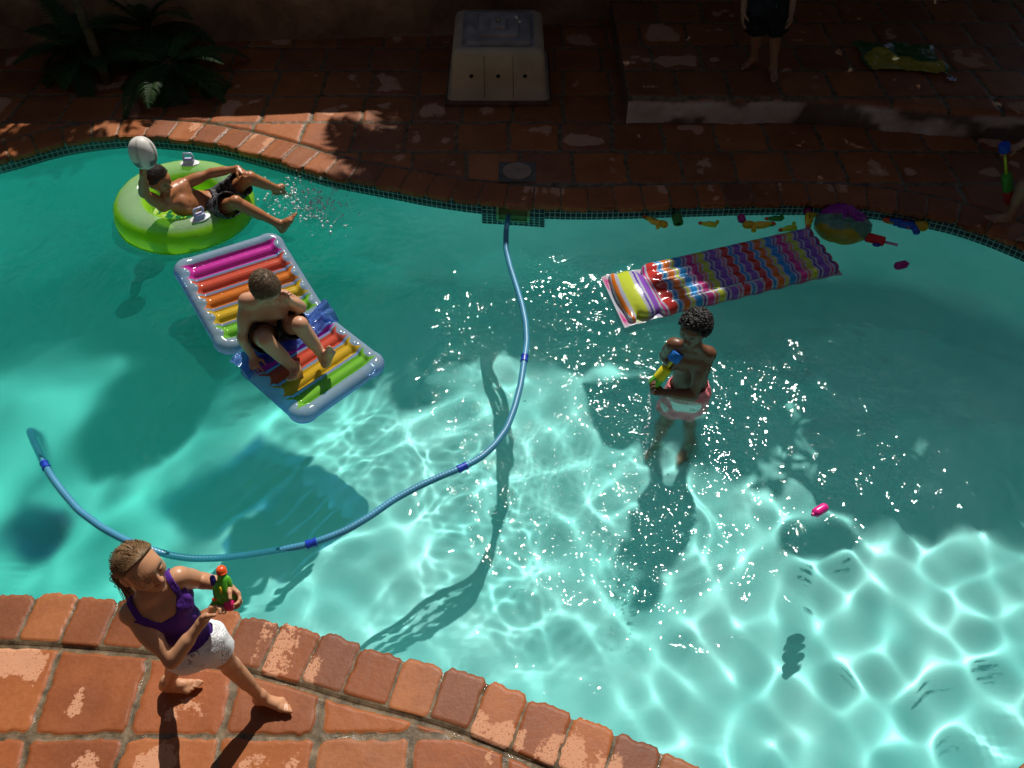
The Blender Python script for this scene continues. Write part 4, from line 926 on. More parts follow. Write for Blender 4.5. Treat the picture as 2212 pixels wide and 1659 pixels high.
def short_hair(J, r, dark, seed, cut, n=900, length=.10, grow=.03, swirl=(0, -1, .0), rad=.0025, tone=1.3):
    g = np.random.default_rng(seed); wig('hair', J, r, cut, g, [tuple(dark)], grow=grow); hm = MB(); k = 0
    while k < n:
        d = g.normal(size=3); d /= np.linalg.norm(d); q = scalp(J, d[0], d[1], d[2], grow - .01)
        if cut(q[0], q[1], q[2]) > -.01: continue
        path = []; cur = d.copy(); st = np.array(swirl) + g.normal(size=3) * .28
        for t in range(5): path.append(scalp(J, cur[0], cur[1], cur[2], grow + .012 + .014 * t * g.random())); cur = unit(cur + st * length * .5)
        strand_mesh(hm, to_world(J, np.array(path)), rad, dark * (.55 + tone * g.random() ** 1.5)); k += 1
    hm.build('hair_strands', M_HAIR, r)
BOYCUT = lambda x, y, z: np.interp(y, [-.6, -.2, -.03, .05, .16, .26, .34, .5], [-.30, -.24, -.10, .06, .14, .30, .37, .60]) - z
def ring_boy():
    fr = frame(V3(.85, -.32, -.22), V3(-.28, -.02, 1))
    J = dict(head=A_(342, 388, .36), hh=.215, hfr=fr, neck=A_(360, 425, .225), sr=A_(351, 444, .17), sl=A_(391, 399, .18), er=A_(311, 417, .37), wr=A_(309, 374, .575), el=A_(456, 374, .215), wl=A_(514, 364, .255),
             hr=A_(461, 455, -.06), hl=A_(476, 427, -.05), kr=A_(510, 437, .17), ar=A_(606, 486, -.05), kl=A_(540, 384, .185), al=A_(604, 410, -.09), base=V3(-2.36, 5.68, WZ), bend=V3(-.01, -.01, -.02))
    ball = A_(308.5, 330.5, .715)
    hR = dict(w=J['wr'], d=V3(.10, .35, .9), n=V3(.35, -.2, .9), t=V3(.7, -.6, 0), s=1, curl=(.35, .45, .35), spread=.25, thumb=(.8, .3))
    hL = dict(w=J['wl'], d=A_(535, 380, .23) - J['wl'], n=V3(0, -.2, -1), t=V3(.2, -.9, .1), s=1, curl=(.5, .6, .4))
    toeR = A_(641, 479, .02) - J['ar']; toeL = A_(655, 396, -.22) - J['al']
    r, J, S = person('tanned boy in dark grey shorts lounging in the green swim ring with one arm raised', J, .98, (.42, .165, .068), None, [hR, hL],
                     [dict(a=J['ar'], f=V3(.65, .25, .75), up=V3(-.75, .1, .6), s=.95, left=False), dict(a=J['al'], f=V3(.7, .35, -.6), up=V3(.5, .1, .8), s=.95, left=True)], g=.93, w=.95)
    m = cloth_mat('dark_print_shorts', (.035, .037, .042), .7); nt = m.node_tree; b = nt.nodes['Principled BSDF']
    tc = nt.nodes.new('ShaderNodeTexCoord'); n = nt.nodes.new('ShaderNodeTexNoise'); n.inputs['Scale'].default_value = 16; n.inputs['Distortion'].default_value = 2.5; n.inputs['Detail'].default_value = 3; nt.links.new(tc.outputs['Object'], n.inputs['Vector'])
    cr = nt.nodes.new('ShaderNodeValToRGB'); e = cr.color_ramp.elements; e[0].position = .46; e[0].color = (.016, .017, .02, 1); e[1].position = .60; e[1].color = (.13, .13, .14, 1); nt.links.new(n.outputs['Fac'], cr.inputs[0]); nt.links.new(cr.outputs[0], b.inputs['Base Color'])
    make_shorts('swim_shorts', J, .98, m, r, .72, .098, .106, .18, g=.98, w=.97, fold=.005, seed=5)
    short_hair(J, r, np.array((.035, .02, .012)), 4, BOYCUT, 2000, .16, .026, rad=.0014)
    return r, J, ball
RING_BOY, RJ, BALL_C = ring_boy()
def mat_boy():
    fr = frame(V3(.50, -.62, -.55), V3(.25, -.45, .85))
    J = dict(head=A_(574, 624, .60), hh=.22, hfr=fr, neck=A_(577, 648, .48), sr=A_(533, 650, .45), sl=A_(612, 643, .46), er=A_(525, 729, .22), wr=A_(546, 770, .03), el=A_(649, 664, .325), wl=A_(624, 650, .49),
             hr=A_(562, 719, .10), hl=A_(611, 701, .105), kr=A_(574, 736, .30), ar=A_(640, 800, .015), kl=A_(648, 702, .335), al=A_(700, 772, .06), base=V3(-1.6, 4.1, .0), bend=V3(-.02, .02, 0))
    hR = dict(w=J['wr'], d=A_(553, 803, -.015) - J['wr'], n=V3(0, -.1, -1), t=V3(.9, .1, .1), s=1.02, curl=(.30, .35, .25), spread=.35, thumb=(.9, .1))
    hL = dict(w=J['wl'], d=A_(608, 636, .60) - J['wl'], n=V3(-.45, .6, .1), t=V3(-.5, -.2, .6), s=.98, curl=(1.1, 1.2, .7), thumb=(.5, .5))
    r, J, S = person('sturdy boy in black swim shorts sitting on the rainbow lounger, rubbing his eye', J, 1.04, (.60, .31, .19), None, [hR, hL],
                     [dict(a=J['ar'], f=V3(-.12, -.72, .68), up=V3(-.15, .72, .70), s=1.0, left=False), dict(a=J['al'], f=V3(.35, .05, .93), up=V3(-.5, .8, .2), s=1.0, left=True)], g=1.05, w=1.08, belly=.008, chest=.006)
    make_shorts('swim_shorts', J, 1.04, cloth_mat('black_nylon', (.012, .012, .015), .5, col_attr='col'), r, .70, .100, .088, .20, g=1.10, w=1.10, fold=.004, seed=6, base=(.012, .012, .015), tint=[(np.array((549 + 2 * i, 742 + 3 * i)), 5, c_, .9) for i, c_ in enumerate(((.05, .20, .03), (.02, .08, .02), (.20, .22, .02), (.04, .18, .03), (.02, .06, .05)))])
    # striped side panel of the shorts
    short_hair(J, r, np.array((.20, .132, .072)), 7, BOYCUT, 3600, .20, .035, (.25, .35, -.35), .0014, 1.2)
    return r, J
MAT_BOY, MJ = mat_boy()
def water_boy():
    fr = frame(V3(-.62, -.74, -.14), V3(-.10, -.10, 1))
    J = dict(head=A_(1500, 711, .50), hh=.215, hfr=fr, neck=A_(1499, 748, .345), sr=A_(1455, 746, .285), sl=A_(1530, 765, .27), er=A_(1437, 768, .07), wr=A_(1450, 793, .155), el=A_(1496, 854, .005), wl=A_(1432, 848, .03),
             hr=A_(1465, 848, -.13), hl=A_(1504, 852, -.13), base=V3(1.13, 3.72, -1.0), bend=V3(.02, .03, 0))
    for a, k, n, dx in (('hr', 'kr', 'ar', -.05), ('hl', 'kl', 'al', .05)): J[k] = J[a] + V3(dx * .6 - .01, -.03, -.40); J[n] = J[k] + V3(dx * .5, .04, -.39)
    fl = depth_at(J['al'][0], J['al'][1])
    for n in ('ar', 'al'): J[n][2] = fl + .075
    for k, a, n in (('kr', 'hr', 'ar'), ('kl', 'hl', 'al')): J[k] = (J[a] + J[n]) / 2 + V3(-.02, -.02, 0)
    hR = dict(w=J['wr'], d=A_(1462, 781, .20) - J['wr'] + V3(0, 0, .0), n=V3(.2, .6, .5), t=V3(-.4, .3, .8), s=1, curl=(.8, .9, .6))
    hL = dict(w=J['wl'], d=A_(1408, 842, .055) - J['wl'], n=V3(.2, .3, .9), t=V3(-.2, .9, .2), s=1.02, curl=(.8, .9, .6))
    r, J, S = person('curly haired boy standing waist deep in the pool in pink and white shorts', J, 1.0, (.17, .072, .036), None, [hR, hL],
                     [dict(a=J['ar'], f=V3(-.6, -.75, 0), up=V3(0, 0, 1), left=False), dict(a=J['al'], f=V3(-.5, -.85, 0), up=V3(0, 0, 1), left=True)], g=.95, w=.98, brow=(.015, .01, .008))
    m = cloth_mat('pink_white_print', (.85, .33, .36), .75, noise=None); nt = m.node_tree; b = nt.nodes['Principled BSDF']; tc = nt.nodes.new('ShaderNodeTexCoord'); n = nt.nodes.new('ShaderNodeTexNoise'); n.inputs['Scale'].default_value = 4.2; n.inputs['Detail'].default_value = 1
    nt.links.new(tc.outputs['Object'], n.inputs['Vector']); cr = nt.nodes.new('ShaderNodeValToRGB'); cr.color_ramp.interpolation = 'CONSTANT'; e = cr.color_ramp.elements; e[0].color = (.80, .22, .25, 1); e[1].position = .54; e[1].color = (.72, .66, .64, 1); nt.links.new(n.outputs['Fac'], cr.inputs[0]); nt.links.new(cr.outputs[0], b.inputs['Base Color'])
    o = make_shorts('swim_shorts', J, 1.0, m, r, .56, .088, .094, .16, g=.97, w=.98, fold=.006, seed=9); o.cycles.is_caustics_receiver = True
    g = np.random.default_rng(6); cut = lambda x, y, z: np.interp(y, [-.6, -.25, -.03, .05, .16, .26, .34, .5], [-.24, -.18, -.06, .06, .12, .26, .34, .60]) - z; dark = np.array((.012, .009, .008))
    wig('hair', J, r, cut, g, [tuple(dark)], grow=.05); hm = MB(); k = 0
    while k < 420:
        d = g.normal(size=3); d /= np.linalg.norm(d); q = scalp(J, d[0], d[1], d[2], .06)
        if cut(q[0], q[1], q[2]) > -.01: continue
        c = to_world(J, q); ax = frame_along(to_world(J, q * 1.02) - c); R0 = .0075 + .004 * g.random(); a0 = g.random() * 6; a = np.linspace(0, 7.5, 12)
        hm.tube(c + (np.cos(a + a0)[:, None] * ax[0] + np.sin(a + a0)[:, None] * ax[1]) * R0 + ax[2] * (a / 7.5 * .014)[:, None], .0032, 5, dark * (.7 + 1.2 * g.random()), cap=False); k += 1
    hm.build('hair_curls', M_HAIR, r)
    return r, J
WATER_BOY, WJ = water_boy()
def terrace_boy():
    fr = frame(V3(-.1, -1, -.25), V3(0, 0, 1)); hr, hl = A_(1633, 10, .98), A_(1682, 4, .985); up = V3(0, .06, .998); Pm = (hr + hl) / 2
    sh = Pm + V3(0, .03, .42); J = dict(hr=hr, hl=hl, sr=sh + V3(-.145, 0, 0), sl=sh + V3(.145, .0, 0), neck=sh + V3(0, 0, .05), head=sh + V3(0, -.02, .22), hh=.215, hfr=fr, er=sh + V3(-.20, .02, -.26), wr=sh + V3(-.20, -.10, -.45), el=sh + V3(.20, .02, -.26), wl=sh + V3(.19, -.10, -.45),
                                             kr=A_(1637, 60, .655), ar=A_(1628, 126, .325), kl=A_(1676, 66, .66), al=A_(1670, 147, .325), base=V3(2.24, 7.2, TZ))
    r, J, S = person('barefoot child in black shorts with green drawstrings standing on the dark terrace', J, 1.0, (.30, .145, .085), None,
                     [dict(w=J['wr'], d=V3(0, -.3, -.9), n=V3(1, 0, 0), t=V3(0, -1, .2), curl=(.3, .3, .2)), dict(w=J['wl'], d=V3(0, -.3, -.9), n=V3(-1, 0, 0), t=V3(0, -1, .2), curl=(.3, .3, .2))],
                     [dict(a=J['ar'], f=A_(1588, 148, .27) - A_(1628, 132, .27), up=V3(0, 0, 1), left=False), dict(a=J['al'], f=A_(1678, 172, .27) - A_(1670, 150, .27), up=V3(0, 0, 1), left=True)], h=.0052)
    make_shorts('shorts', J, 1.0, cloth_mat('black_shorts', (.012, .013, .018), .8), r, .84, .098, .118, .16, fold=.005, seed=12)
    mb = MB(); f0 = V3(0, -1, 0)
    for px in ((1650, 0, 1651, 14, 1655, 20), (1671, 0, 1669, 12, 1666, 19)):
        a = A_(px[0], px[1], 1.0); b = A_(px[2], px[3], .93); c = A_(px[4], px[5], .91); mb.tube([a + f0 * .11, b + f0 * .115, c + f0 * .115], .004, 6)
    mb.build('drawstring', mat('lime_cord', (.10, .60, .10), .6), r)
    wig('hair', J, r, BOYCUT, None, [(.05, .03, .02)], grow=.05)
terrace_boy()
def edge_boy():
    fr = frame(V3(-.95, -.2, -.35), V3(-.1, 0, 1)); J = dict(al=A_(2180, 466, .075), kl=A_(2192, 408, .37), hl=A_(2262, 352, .60), ar=A_(2246, 505, .075), kr=A_(2262, 440, .41), hr=A_(2275, 372, .66), base=V3(3.85, 5.25, 0))
    hip = V3(4.02, 5.14, .66); J['hl'] = hip + V3(.0, .085, 0); J['hr'] = hip + V3(.0, -.085, 0); J['kl'] = V3(3.77, 5.30, .395); J['al'] = A_(2180, 466, .075); J['kr'] = V3(3.93, 5.02, .33); J['ar'] = A_(2246, 505, .075)
    sh = hip + V3(-.10, .02, .41); J.update(sl=sh + V3(0, .145, 0), sr=sh + V3(0, -.145, 0), neck=sh + V3(-.01, 0, .05), head=sh + V3(-.05, 0, .22), hh=.215, hfr=fr, wl=A_(2196, 318, .60), er=sh + V3(.05, -.2, -.24), wr=sh + V3(-.12, -.2, -.38))
    J['el'] = (J['sl'] + J['wl']) / 2 + V3(.06, .08, -.04)
    r, J, S = person('barefoot child in dark checked shorts stepping in at the right edge of the photo', J, 1.0, (.32, .165, .10), None,
                     [dict(w=J['wl'], d=A_(2176, 320, .60) - J['wl'], n=V3(-.3, -.2, -.9), t=V3(-.3, -.9, .1), curl=(.6, .7, .5)), dict(w=J['wr'], d=V3(-.4, 0, -.9), n=V3(0, 1, 0), t=V3(-1, 0, 0), curl=(.4, .4, .3))],
                     [dict(a=J['al'], f=A_(2122, 471, .02) - A_(2180, 478, .02), up=V3(0, 0, 1), left=True), dict(a=J['ar'], f=V3(-1, .1, 0), up=V3(0, 0, 1), left=False)], h=.0052)
    m = cloth_mat('checked_cotton', (.02, .03, .06), .8); nt = m.node_tree; b = nt.nodes['Principled BSDF']; tc = nt.nodes.new('ShaderNodeTexCoord'); br = nt.nodes.new('ShaderNodeTexBrick'); br.offset = 0
    br.inputs['Scale'].default_value = 1; br.inputs['Brick Width'].default_value = .06; br.inputs['Row Height'].default_value = .06; br.inputs['Mortar Size'].default_value = .004; br.inputs['Color1'].default_value = (.012, .016, .03, 1); br.inputs['Color2'].default_value = (.02, .05, .10, 1); br.inputs['Mortar'].default_value = (.6, .62, .66, 1)
    mp = nt.nodes.new('ShaderNodeMapping'); mp.inputs['Rotation'].default_value = (R(70), R(10), R(20)); nt.links.new(tc.outputs['Object'], mp.inputs[0]); nt.links.new(mp.outputs[0], br.inputs['Vector']); nt.links.new(br.outputs['Color'], b.inputs['Base Color'])
    make_shorts('shorts', J, 1.0, m, r, .80, .095, .11, .16, fold=.004, seed=15)
    wig('hair', J, r, BOYCUT, None, [(.06, .035, .02)], grow=.05)
edge_boy()
# ------------------------------------------------------------------ pool toys, floats and fittings
def vinyl(name, alpha=.8, transl=.35, rough=.14, clear=None):
    return mat(name, (.5, .5, .5), rough, .5, col_attr='col', transl=transl, alpha=alpha, coat=.4, clear=clear, bump=(22, .35, .006))
M_PLASTIC = mat('toy_plastic', (.5, .5, .5), .28, .5, col_attr='col')
M_FOAM = mat('toy_foam', (.5, .5, .5), .75, .3, col_attr='col', bump=(150, .35, .002))
YEL = (.80, .50, .02); LIME = (.50, .66, .03); GRN = (.06, .42, .03); ORG = (.85, .10, .015); MAG = (.62, .02, .26); BLU = (.02, .10, .52); RED = (.62, .03, .03); DKG = (.02, .12, .03)

def swim_ring():
    c = at(401, 447, WZ + .035); r = thing('swim_ring', tuple(c), 'big lime green swim ring with clear top carrying the boy who holds a ball', 'swim ring'); R0, r0 = .398, .147
    n, m = 128, 44; a = np.linspace(0, 2 * math.pi, n, endpoint=False)[:, None]; b = np.linspace(0, 2 * math.pi, m, endpoint=False)[None]
    rr = r0 * (1 + .012 * np.sin(a * 21) * np.cos(b)); x = (R0 + rr * np.cos(b)) * np.cos(a); y = (R0 + rr * np.cos(b)) * np.sin(a); z = rr * np.sin(b) + 0 * a; tilt = .05
    zz = z - x * tilt; v = np.stack([x, y, zz], -1).reshape(-1, 3) + c
    deg = np.degrees(b + 0 * a).ravel(); deg = np.where(deg > 180, deg - 360, deg)
    clear = sstep(52, 62, deg) * sstep(134, 122, deg); und = sstep(-14, -20, deg) * sstep(-75, -70, deg)
    col = np.array((.44, .84, .035)) * (1 - clear[:, None]) + np.array((.66, .85, .56)) * clear[:, None]; col = col * (1 - und[:, None]) + np.array((.55, .82, .01)) * und[:, None]
    mt = vinyl('lime_vinyl', .86, .45, .16, .55); mesh_np('tube', v, grid_faces(n, m, True, True), mt, r, True, {'col': col, 'clear': clear})
    # inner lower tube seen through the clear top, and the seam ruffle at the waterline
    sm = MB(); q = []
    for i in range(161):
        t = 2 * math.pi * i / 160; q.append(c + V3(math.cos(t) * (R0 + r0 * .97), math.sin(t) * (R0 + r0 * .97), -.048 - math.cos(t) * .02 + .005 * math.sin(t * 60)))
    sm.tube(q, .007, 6, (.60, .85, .02)); sm.build('seam', mt, r)
    nb = MB(); k = 20; g = np.random.default_rng(3); P = []
    for i in range(9):
        for j in range(48):
            t = 2 * math.pi * j / 48; rad = (R0 - r0 * .75) * i / 8; P.append(c + V3(math.cos(t) * rad, math.sin(t) * rad, -.040 + .02 * (i / 8) ** 3 + .010 * g.normal()))
    nb.add(P, grid_faces(9, 48, wrap_m=True), (), (.55, .80, .02)); nb.build('seat_net', vinyl('lime_mesh', .85, .5, .4), r)
    gm = mat('grip_vinyl', (.62, .62, .86), .25, .5, transl=.2); wm = mat('white_vinyl', (.80, .80, .80), .25, .5)
    for px, py, ang in ((405, 356, 1.50), (436, 471, -1.38)):
        p = at(px, py, WZ + .055 + r0 + .002); d = p - c; ang = math.atan2(d[1], d[0]); rad = V3(math.cos(ang), math.sin(ang), 0); tan = V3(-rad[1], rad[0], 0); top = c + rad * R0 + V3(0, 0, r0 - math.cos(ang) * R0 * tilt + .004)
        h = MB(); s = -1 if rad[1] > 0 else 1; e1 = V3(1, 0, 0)
        hb = top + V3(0, 0, .018); h.box(hb - V3(0, 0, .004), (.042, .026, .026), np.stack([tan, rad, V3(0, 0, 1)]), bev=.35)
        h.tube([hb + tan * .036, hb + tan * .036 + V3(0, .01, .04), hb + tan * .030 + V3(0, .014, .058), hb - tan * .030 + V3(0, .014, .058), hb - tan * .036 + V3(0, .01, .04), hb - tan * .036], .009, 8); hd = h.build('handle', gm, r)
        bm_ = MB(); bm_.ellipsoid(top - V3(0, 0, .006), (.085, .05, .012), np.stack([tan, rad, V3(0, 0, 1)])); bm_.build('handle_patch', wm, hd)
    return r
swim_ring()

def rugby_ball():
    r = thing('rugby_ball', tuple(BALL_C), 'scuffed white rugby ball with grey panels held up by the boy in the ring', 'ball'); ax = frame_along(V3(-.04, .2, .95)); m = MB(); n, k = 40, 28
    th = np.linspace(.02, math.pi - .02, k)[:, None]; ph = np.linspace(0, 2 * math.pi, n, endpoint=False)[None]
    prof = np.sin(th) ** .92; q = np.stack([.093 * prof * np.cos(ph), .093 * prof * np.sin(ph), .116 * np.cos(th) + 0 * ph], -1).reshape(-1, 3)
    seam = (np.abs(np.sin(2 * ph)) + 0 * th < .07) & (np.abs(np.cos(th)) < .96); mark = (np.abs(np.cos(th) + .55) < .16) & (np.abs(np.sin(ph * 2 + .8)) < .75); mark2 = (np.abs(ph - 4.55) < .12) & (np.abs(np.cos(th) - .1) < .5)
    col = np.where((mark | mark2)[..., None], np.array((.16, .17, .18)), np.array((.72, .69, .63))); col = np.where(seam[..., None], np.array((.42, .40, .36)), col).reshape(-1, 3)
    o = mesh_np('ball_skin', q @ ax + BALL_C, grid_faces(k, n, wrap_m=True)[:, ::-1], mat('ball_rubber', (.7, .7, .65), .5, .4, col_attr='col', bump=(300, .3, .001), noise=(14, .22)), r, True, {'col': col})
rugby_ball()

def lounger():
    A = at(505, 790, -.06); B = at(694, 672, -.06); lat = unit((B - A) * V3(1, 1, 0)); W = np.linalg.norm(B - A) * .97; hinge = (A + B) / 2; hinge[2] = -.065
    r = thing('pool_lounger', tuple(hinge), 'folding inflatable lounger with rainbow stripes carrying the boy in black shorts', 'inflatable lounger'); up = V3(0, 0, 1); fw = unit(np.cross(lat, up))       # towards the feet
    if fw[1] > 0: fw = -fw
    mt = vinyl('rainbow_vinyl', .92, .35, .13, .40)
    def panel(name, o, ey, L, cols, first, W, rr, lat=lat):
        ez = unit(np.cross(lat, ey)); ez = ez if ez[2] > 0 else -ez; S = Field(); hw = W / 2 - rr; c0 = rr; c1 = L - rr; cr = .05; n = len(cols)
        P = lambda x, y, z=0: o + lat * x + ey * y + ez * z
        path = []
        for (cx, cy_, a0) in ((hw - cr, c0 + cr, -90), (hw - cr, c1 - cr, 0), (-hw + cr, c1 - cr, 90), (-hw + cr, c0 + cr, 180)):
            for t in (0, 30, 60, 90): path.append((cx + cr * math.cos(R(a0 + t)), cy_ + cr * math.sin(R(a0 + t))))
        for p, q in zip(path, path[1:] + path[:1]): S.cone(P(*p), P(*q), rr, rr, .02)
        ys = [first + (c1 - first - .02) * (i + .5) / n for i in range(n)]; pitch = (c1 - first - .02) / n
        for y in ys: S.cone(P(-hw + .03, y), P(hw - .03, y), min(pitch * .52, rr * .80), min(pitch * .52, rr * .80), .012)
        for y in [ys[0] - pitch / 2] + [q + pitch / 2 for q in ys]: S.cone(P(-hw, y, -.012), P(hw, y, -.012), pitch * .24, pitch * .24, .010)
        for y in ys:
            for s in (-1, 1): S.ell(P(s * (hw - .018), y, rr * .35), (.042, .042, .042), None, .012)
        lo, hi = S.bounds(.03); h = .0052; shp = np.ceil((hi - lo) / h).astype(int) + 1; V, Q = nets(S.sample(lo, shp, h), lo, h); d = V - o; x = d @ lat; y = d @ ey
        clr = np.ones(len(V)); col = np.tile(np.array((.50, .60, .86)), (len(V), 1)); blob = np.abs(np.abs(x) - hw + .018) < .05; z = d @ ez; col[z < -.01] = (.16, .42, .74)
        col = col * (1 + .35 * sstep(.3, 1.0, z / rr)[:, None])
        for yy, cc in zip(ys, cols):
            dy = (y - yy) / (pitch * .43); lim = hw - .036 + .048 * dy ** 2; k = (np.abs(dy) < 1) & (np.abs(x) < lim) & (z > -.02); edge = np.abs(dy) > .80
            col[k] = np.array(cc); col[k & edge] = np.array(cc) * .8; clr[k] = 0
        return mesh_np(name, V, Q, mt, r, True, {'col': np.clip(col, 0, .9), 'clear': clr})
    PK, RO, OR, YE, GR = (.80, .05, .42), (.82, .12, .06), (.85, .23, .03), (.82, .50, .03), (.24, .62, .05)
    bk = unit(V3(-.416, .611, .223)); lb = V3(.577, .533, -.05); lb = unit(lb - bk * (lb @ bk))
    panel('backrest', hinge - fw * .02 + up * .0, bk, .83, [GR, YE, OR, RO, PK], .085, .80, .051, lb)
    panel('seat', hinge + fw * .02 - lat * .0, unit(fw - up * .015), .71, [PK, RO, YE, GR], .055, W * 1.04, .051)
    # loose crumpled blue film over the hinge
    n, k = 70, 40; u = np.linspace(-1, 1, n)[:, None]; w = np.linspace(0, 1, k)[None]; cr = (fbm(u * 5 + 9, w * 6, 5, 4) - .5) + .5 * np.abs(fbm(u * 9 + 3, w * 9, 8, 3) - .5)
    X = u * W * .53; Yv = -.02 + w * .22 + .03 * (fbm(u * 3, w * 2, 9) - .5); Z = .035 + .035 * np.sin(w * math.pi) + .075 * cr + .06 * sstep(.5, 1, u) * np.sin(w * math.pi)
    v = hinge + X[..., None] * lat + Yv[..., None] * fw + Z[..., None] * up
    mesh_np('hinge_film', v.reshape(-1, 3), grid_faces(n, k), vinyl('blue_film', .55, .3, .10), r, True, {'col': np.tile((.16, .32, .80), (n * k, 1))})
lounger()

def air_mattress():
    A1, A2, B1, B2 = at(1303, 590, -.08), at(1358, 703, -.08), at(1750, 500, -.08), at(1810, 580, -.08); a = (A1 + A2) / 2; b = (B1 + B2) / 2; ex = unit(b - a); L = np.linalg.norm(b - a); ey = unit(np.cross(V3(0, 0, 1), ex)); W0 = abs((A1 - A2) @ ey); W1 = abs((B1 - B2) @ ey)
    W = (W0 + W1) / 2; r = thing('air_mattress', tuple((a + b) / 2), 'long inflatable mattress with many coloured cross stripes and a pillow at its left end', 'air mattress'); r_ = W / 10.4
    sk0 = ((A1 - A2) @ ex); sk1 = ((B1 - B2) @ ex)                # ends are slightly skewed
    P = lambda s, y, z=0.0: a + ex * (s * L + (y / W) * (sk0 * (1 - s) + sk1 * s)) + ey * y + V3(0, 0, z)
    S = Field(); ys = (np.arange(5) - 2) * W / 5.1
    for y in ys: S.cone(P(.215, y, -.004), P(.975, y, -.004), r_ * 1.16, r_ * 1.10, .024)
    S.ell(P(.095, 0, .0), (L * .085, W * .47, r_ * 1.7), np.stack([ex, ey, V3(0, 0, 1)]), .05); S.cone(P(.030, -W * .44, -.01), P(.030, W * .44, -.01), r_ * .62, r_ * .62, .05); S.cone(P(.185, -W * .44, -.012), P(.185, W * .44, -.012), r_ * .62, r_ * .62, .06)
    lo, hi = S.bounds(.03); h = .0055; shp = np.ceil((hi - lo) / h).astype(int) + 1; V, Q = nets(S.sample(lo, shp, h), lo, h)
    PK, OR, LI, PU, VI, RE, BL, GY = (.72, .05, .30), (.80, .20, .02), (.62, .72, .06), (.14, .05, .42), (.30, .10, .55), (.66, .05, .04), (.03, .33, .75), (.52, .54, .62)
    seq = [(1.6, PK), (.7, GY), (.7, OR), (.7, GY), (2.6, LI), (.7, GY), (.5, PU), (.5, GY), (1.4, VI), (.5, GY), (.4, PK), (.4, GY)]
    rep = [(1.6, RE), (.4, GY), (.7, BL), (.5, GY), (1.5, OR), (.4, GY), (.6, LI), (.4, GY), (1.5, BL), (.4, GY), (.4, PU), (.5, GY), (1.5, PK), (.4, GY), (.5, OR), (.4, GY), (1.4, LI), (.5, GY), (.5, PU), (.5, GY), (1.6, VI), (.4, GY), (.4, PK), (.6, GY)]
    full = seq + rep + rep[:4] + [(1.5, VI), (.5, GY)] + rep + [(.5, PU), (1.5, RE), (.4, RE)]; edges = np.cumsum([w for w, c in full]); edges = edges / edges[-1]; C_ = np.array([c for w, c in full])
    def colour(V):
        d = V - a; y = d @ ey; s = (d @ ex - (y / W) * (sk0 + (sk1 - sk0) * .5)) / L; wav = .006 * np.sin(y / W * 30); s = np.clip((s + .018) / 1.035 + wav * (s > .2) + .02 * (1 - (2 * y / W) ** 2) * (s < .2), 0, .9999); return C_[np.searchsorted(edges, s)]
    body = mesh_np('tubes', V, Q, vinyl('striped_vinyl', .95, .12, .16), r, True, {'col': colour(V)})
    # welded rim, flat around the tubes
    n, k = 120, 10; s = np.linspace(-.012, 1.012, n)[:, None]; y = np.linspace(-.515, .515, k)[None] * W; flare = 1 + .05 * sstep(.12, 0, s) + .05 * sstep(.9, 1, s); yy = y * flare - 0 * s
    v = P(0, 0) + (ex[None, None] * (s * L + (yy / W) * (sk0 * (1 - s) + sk1 * s))[..., None]) + ey * yy[..., None] + V3(0, 0, -.022) + V3(0, 0, .006) * np.sin(s * 60)[..., None]
    v2 = v.copy(); v2[..., 2] -= .003; c1 = colour(v.reshape(-1, 3)); c1 = c1.reshape(n, k, 3); c1[:, [0, -1]] = (.62, .62, .66); c1[[0, -1]] = (.62, .62, .66)
    f = grid_faces(n, k); mesh_np('welded_rim', np.concatenate([v.reshape(-1, 3), v2.reshape(-1, 3)]), np.concatenate([f[:, ::-1], f + n * k]), vinyl('rim_vinyl', .92, .2, .2), r, True, {'col': np.concatenate([c1.reshape(-1, 3)] * 2)})
    lab = MB(); yl = ys[0 if ey[1] > 0 else 4]
    for s0, s1 in ((.275, .395), (.40, .425), (.43, .535), (.545, .635)):
        t = np.linspace(s0, s1, 6)[:, None]; w = np.linspace(-.022, .022, 5)[None]; base_ = np.array([[P(float(ti), yl + float(wi) + (r_ * .35 if yl < 0 else -r_ * .35)) for wi in w[0]] for ti in t[:, 0]]); dd = (w + r_ * .35); base_[..., 2] += np.sqrt(np.maximum((r_ * 1.03) ** 2 - dd ** 2, 0)) + .002
        lab.add(base_.reshape(-1, 3), grid_faces(6, 5), (), (.50, .53, .62))
        for q in range(5):                                  # rows of unreadable small print
            tt = s0 + (s1 - s0) * (.12 + .16 * q); x0 = P(tt, yl + (r_ * .35 if yl < 0 else -r_ * .35)); x0[2] += r_ * .97 + .004; lab.box(x0, (.010, .003, .0012), np.stack([ex, ey, V3(0, 0, 1)]), (.12, .13, .18))
    lab.build('warning_label', mat('label_print', (.5, .5, .6), .5, .4, col_attr='col'), r)
air_mattress()

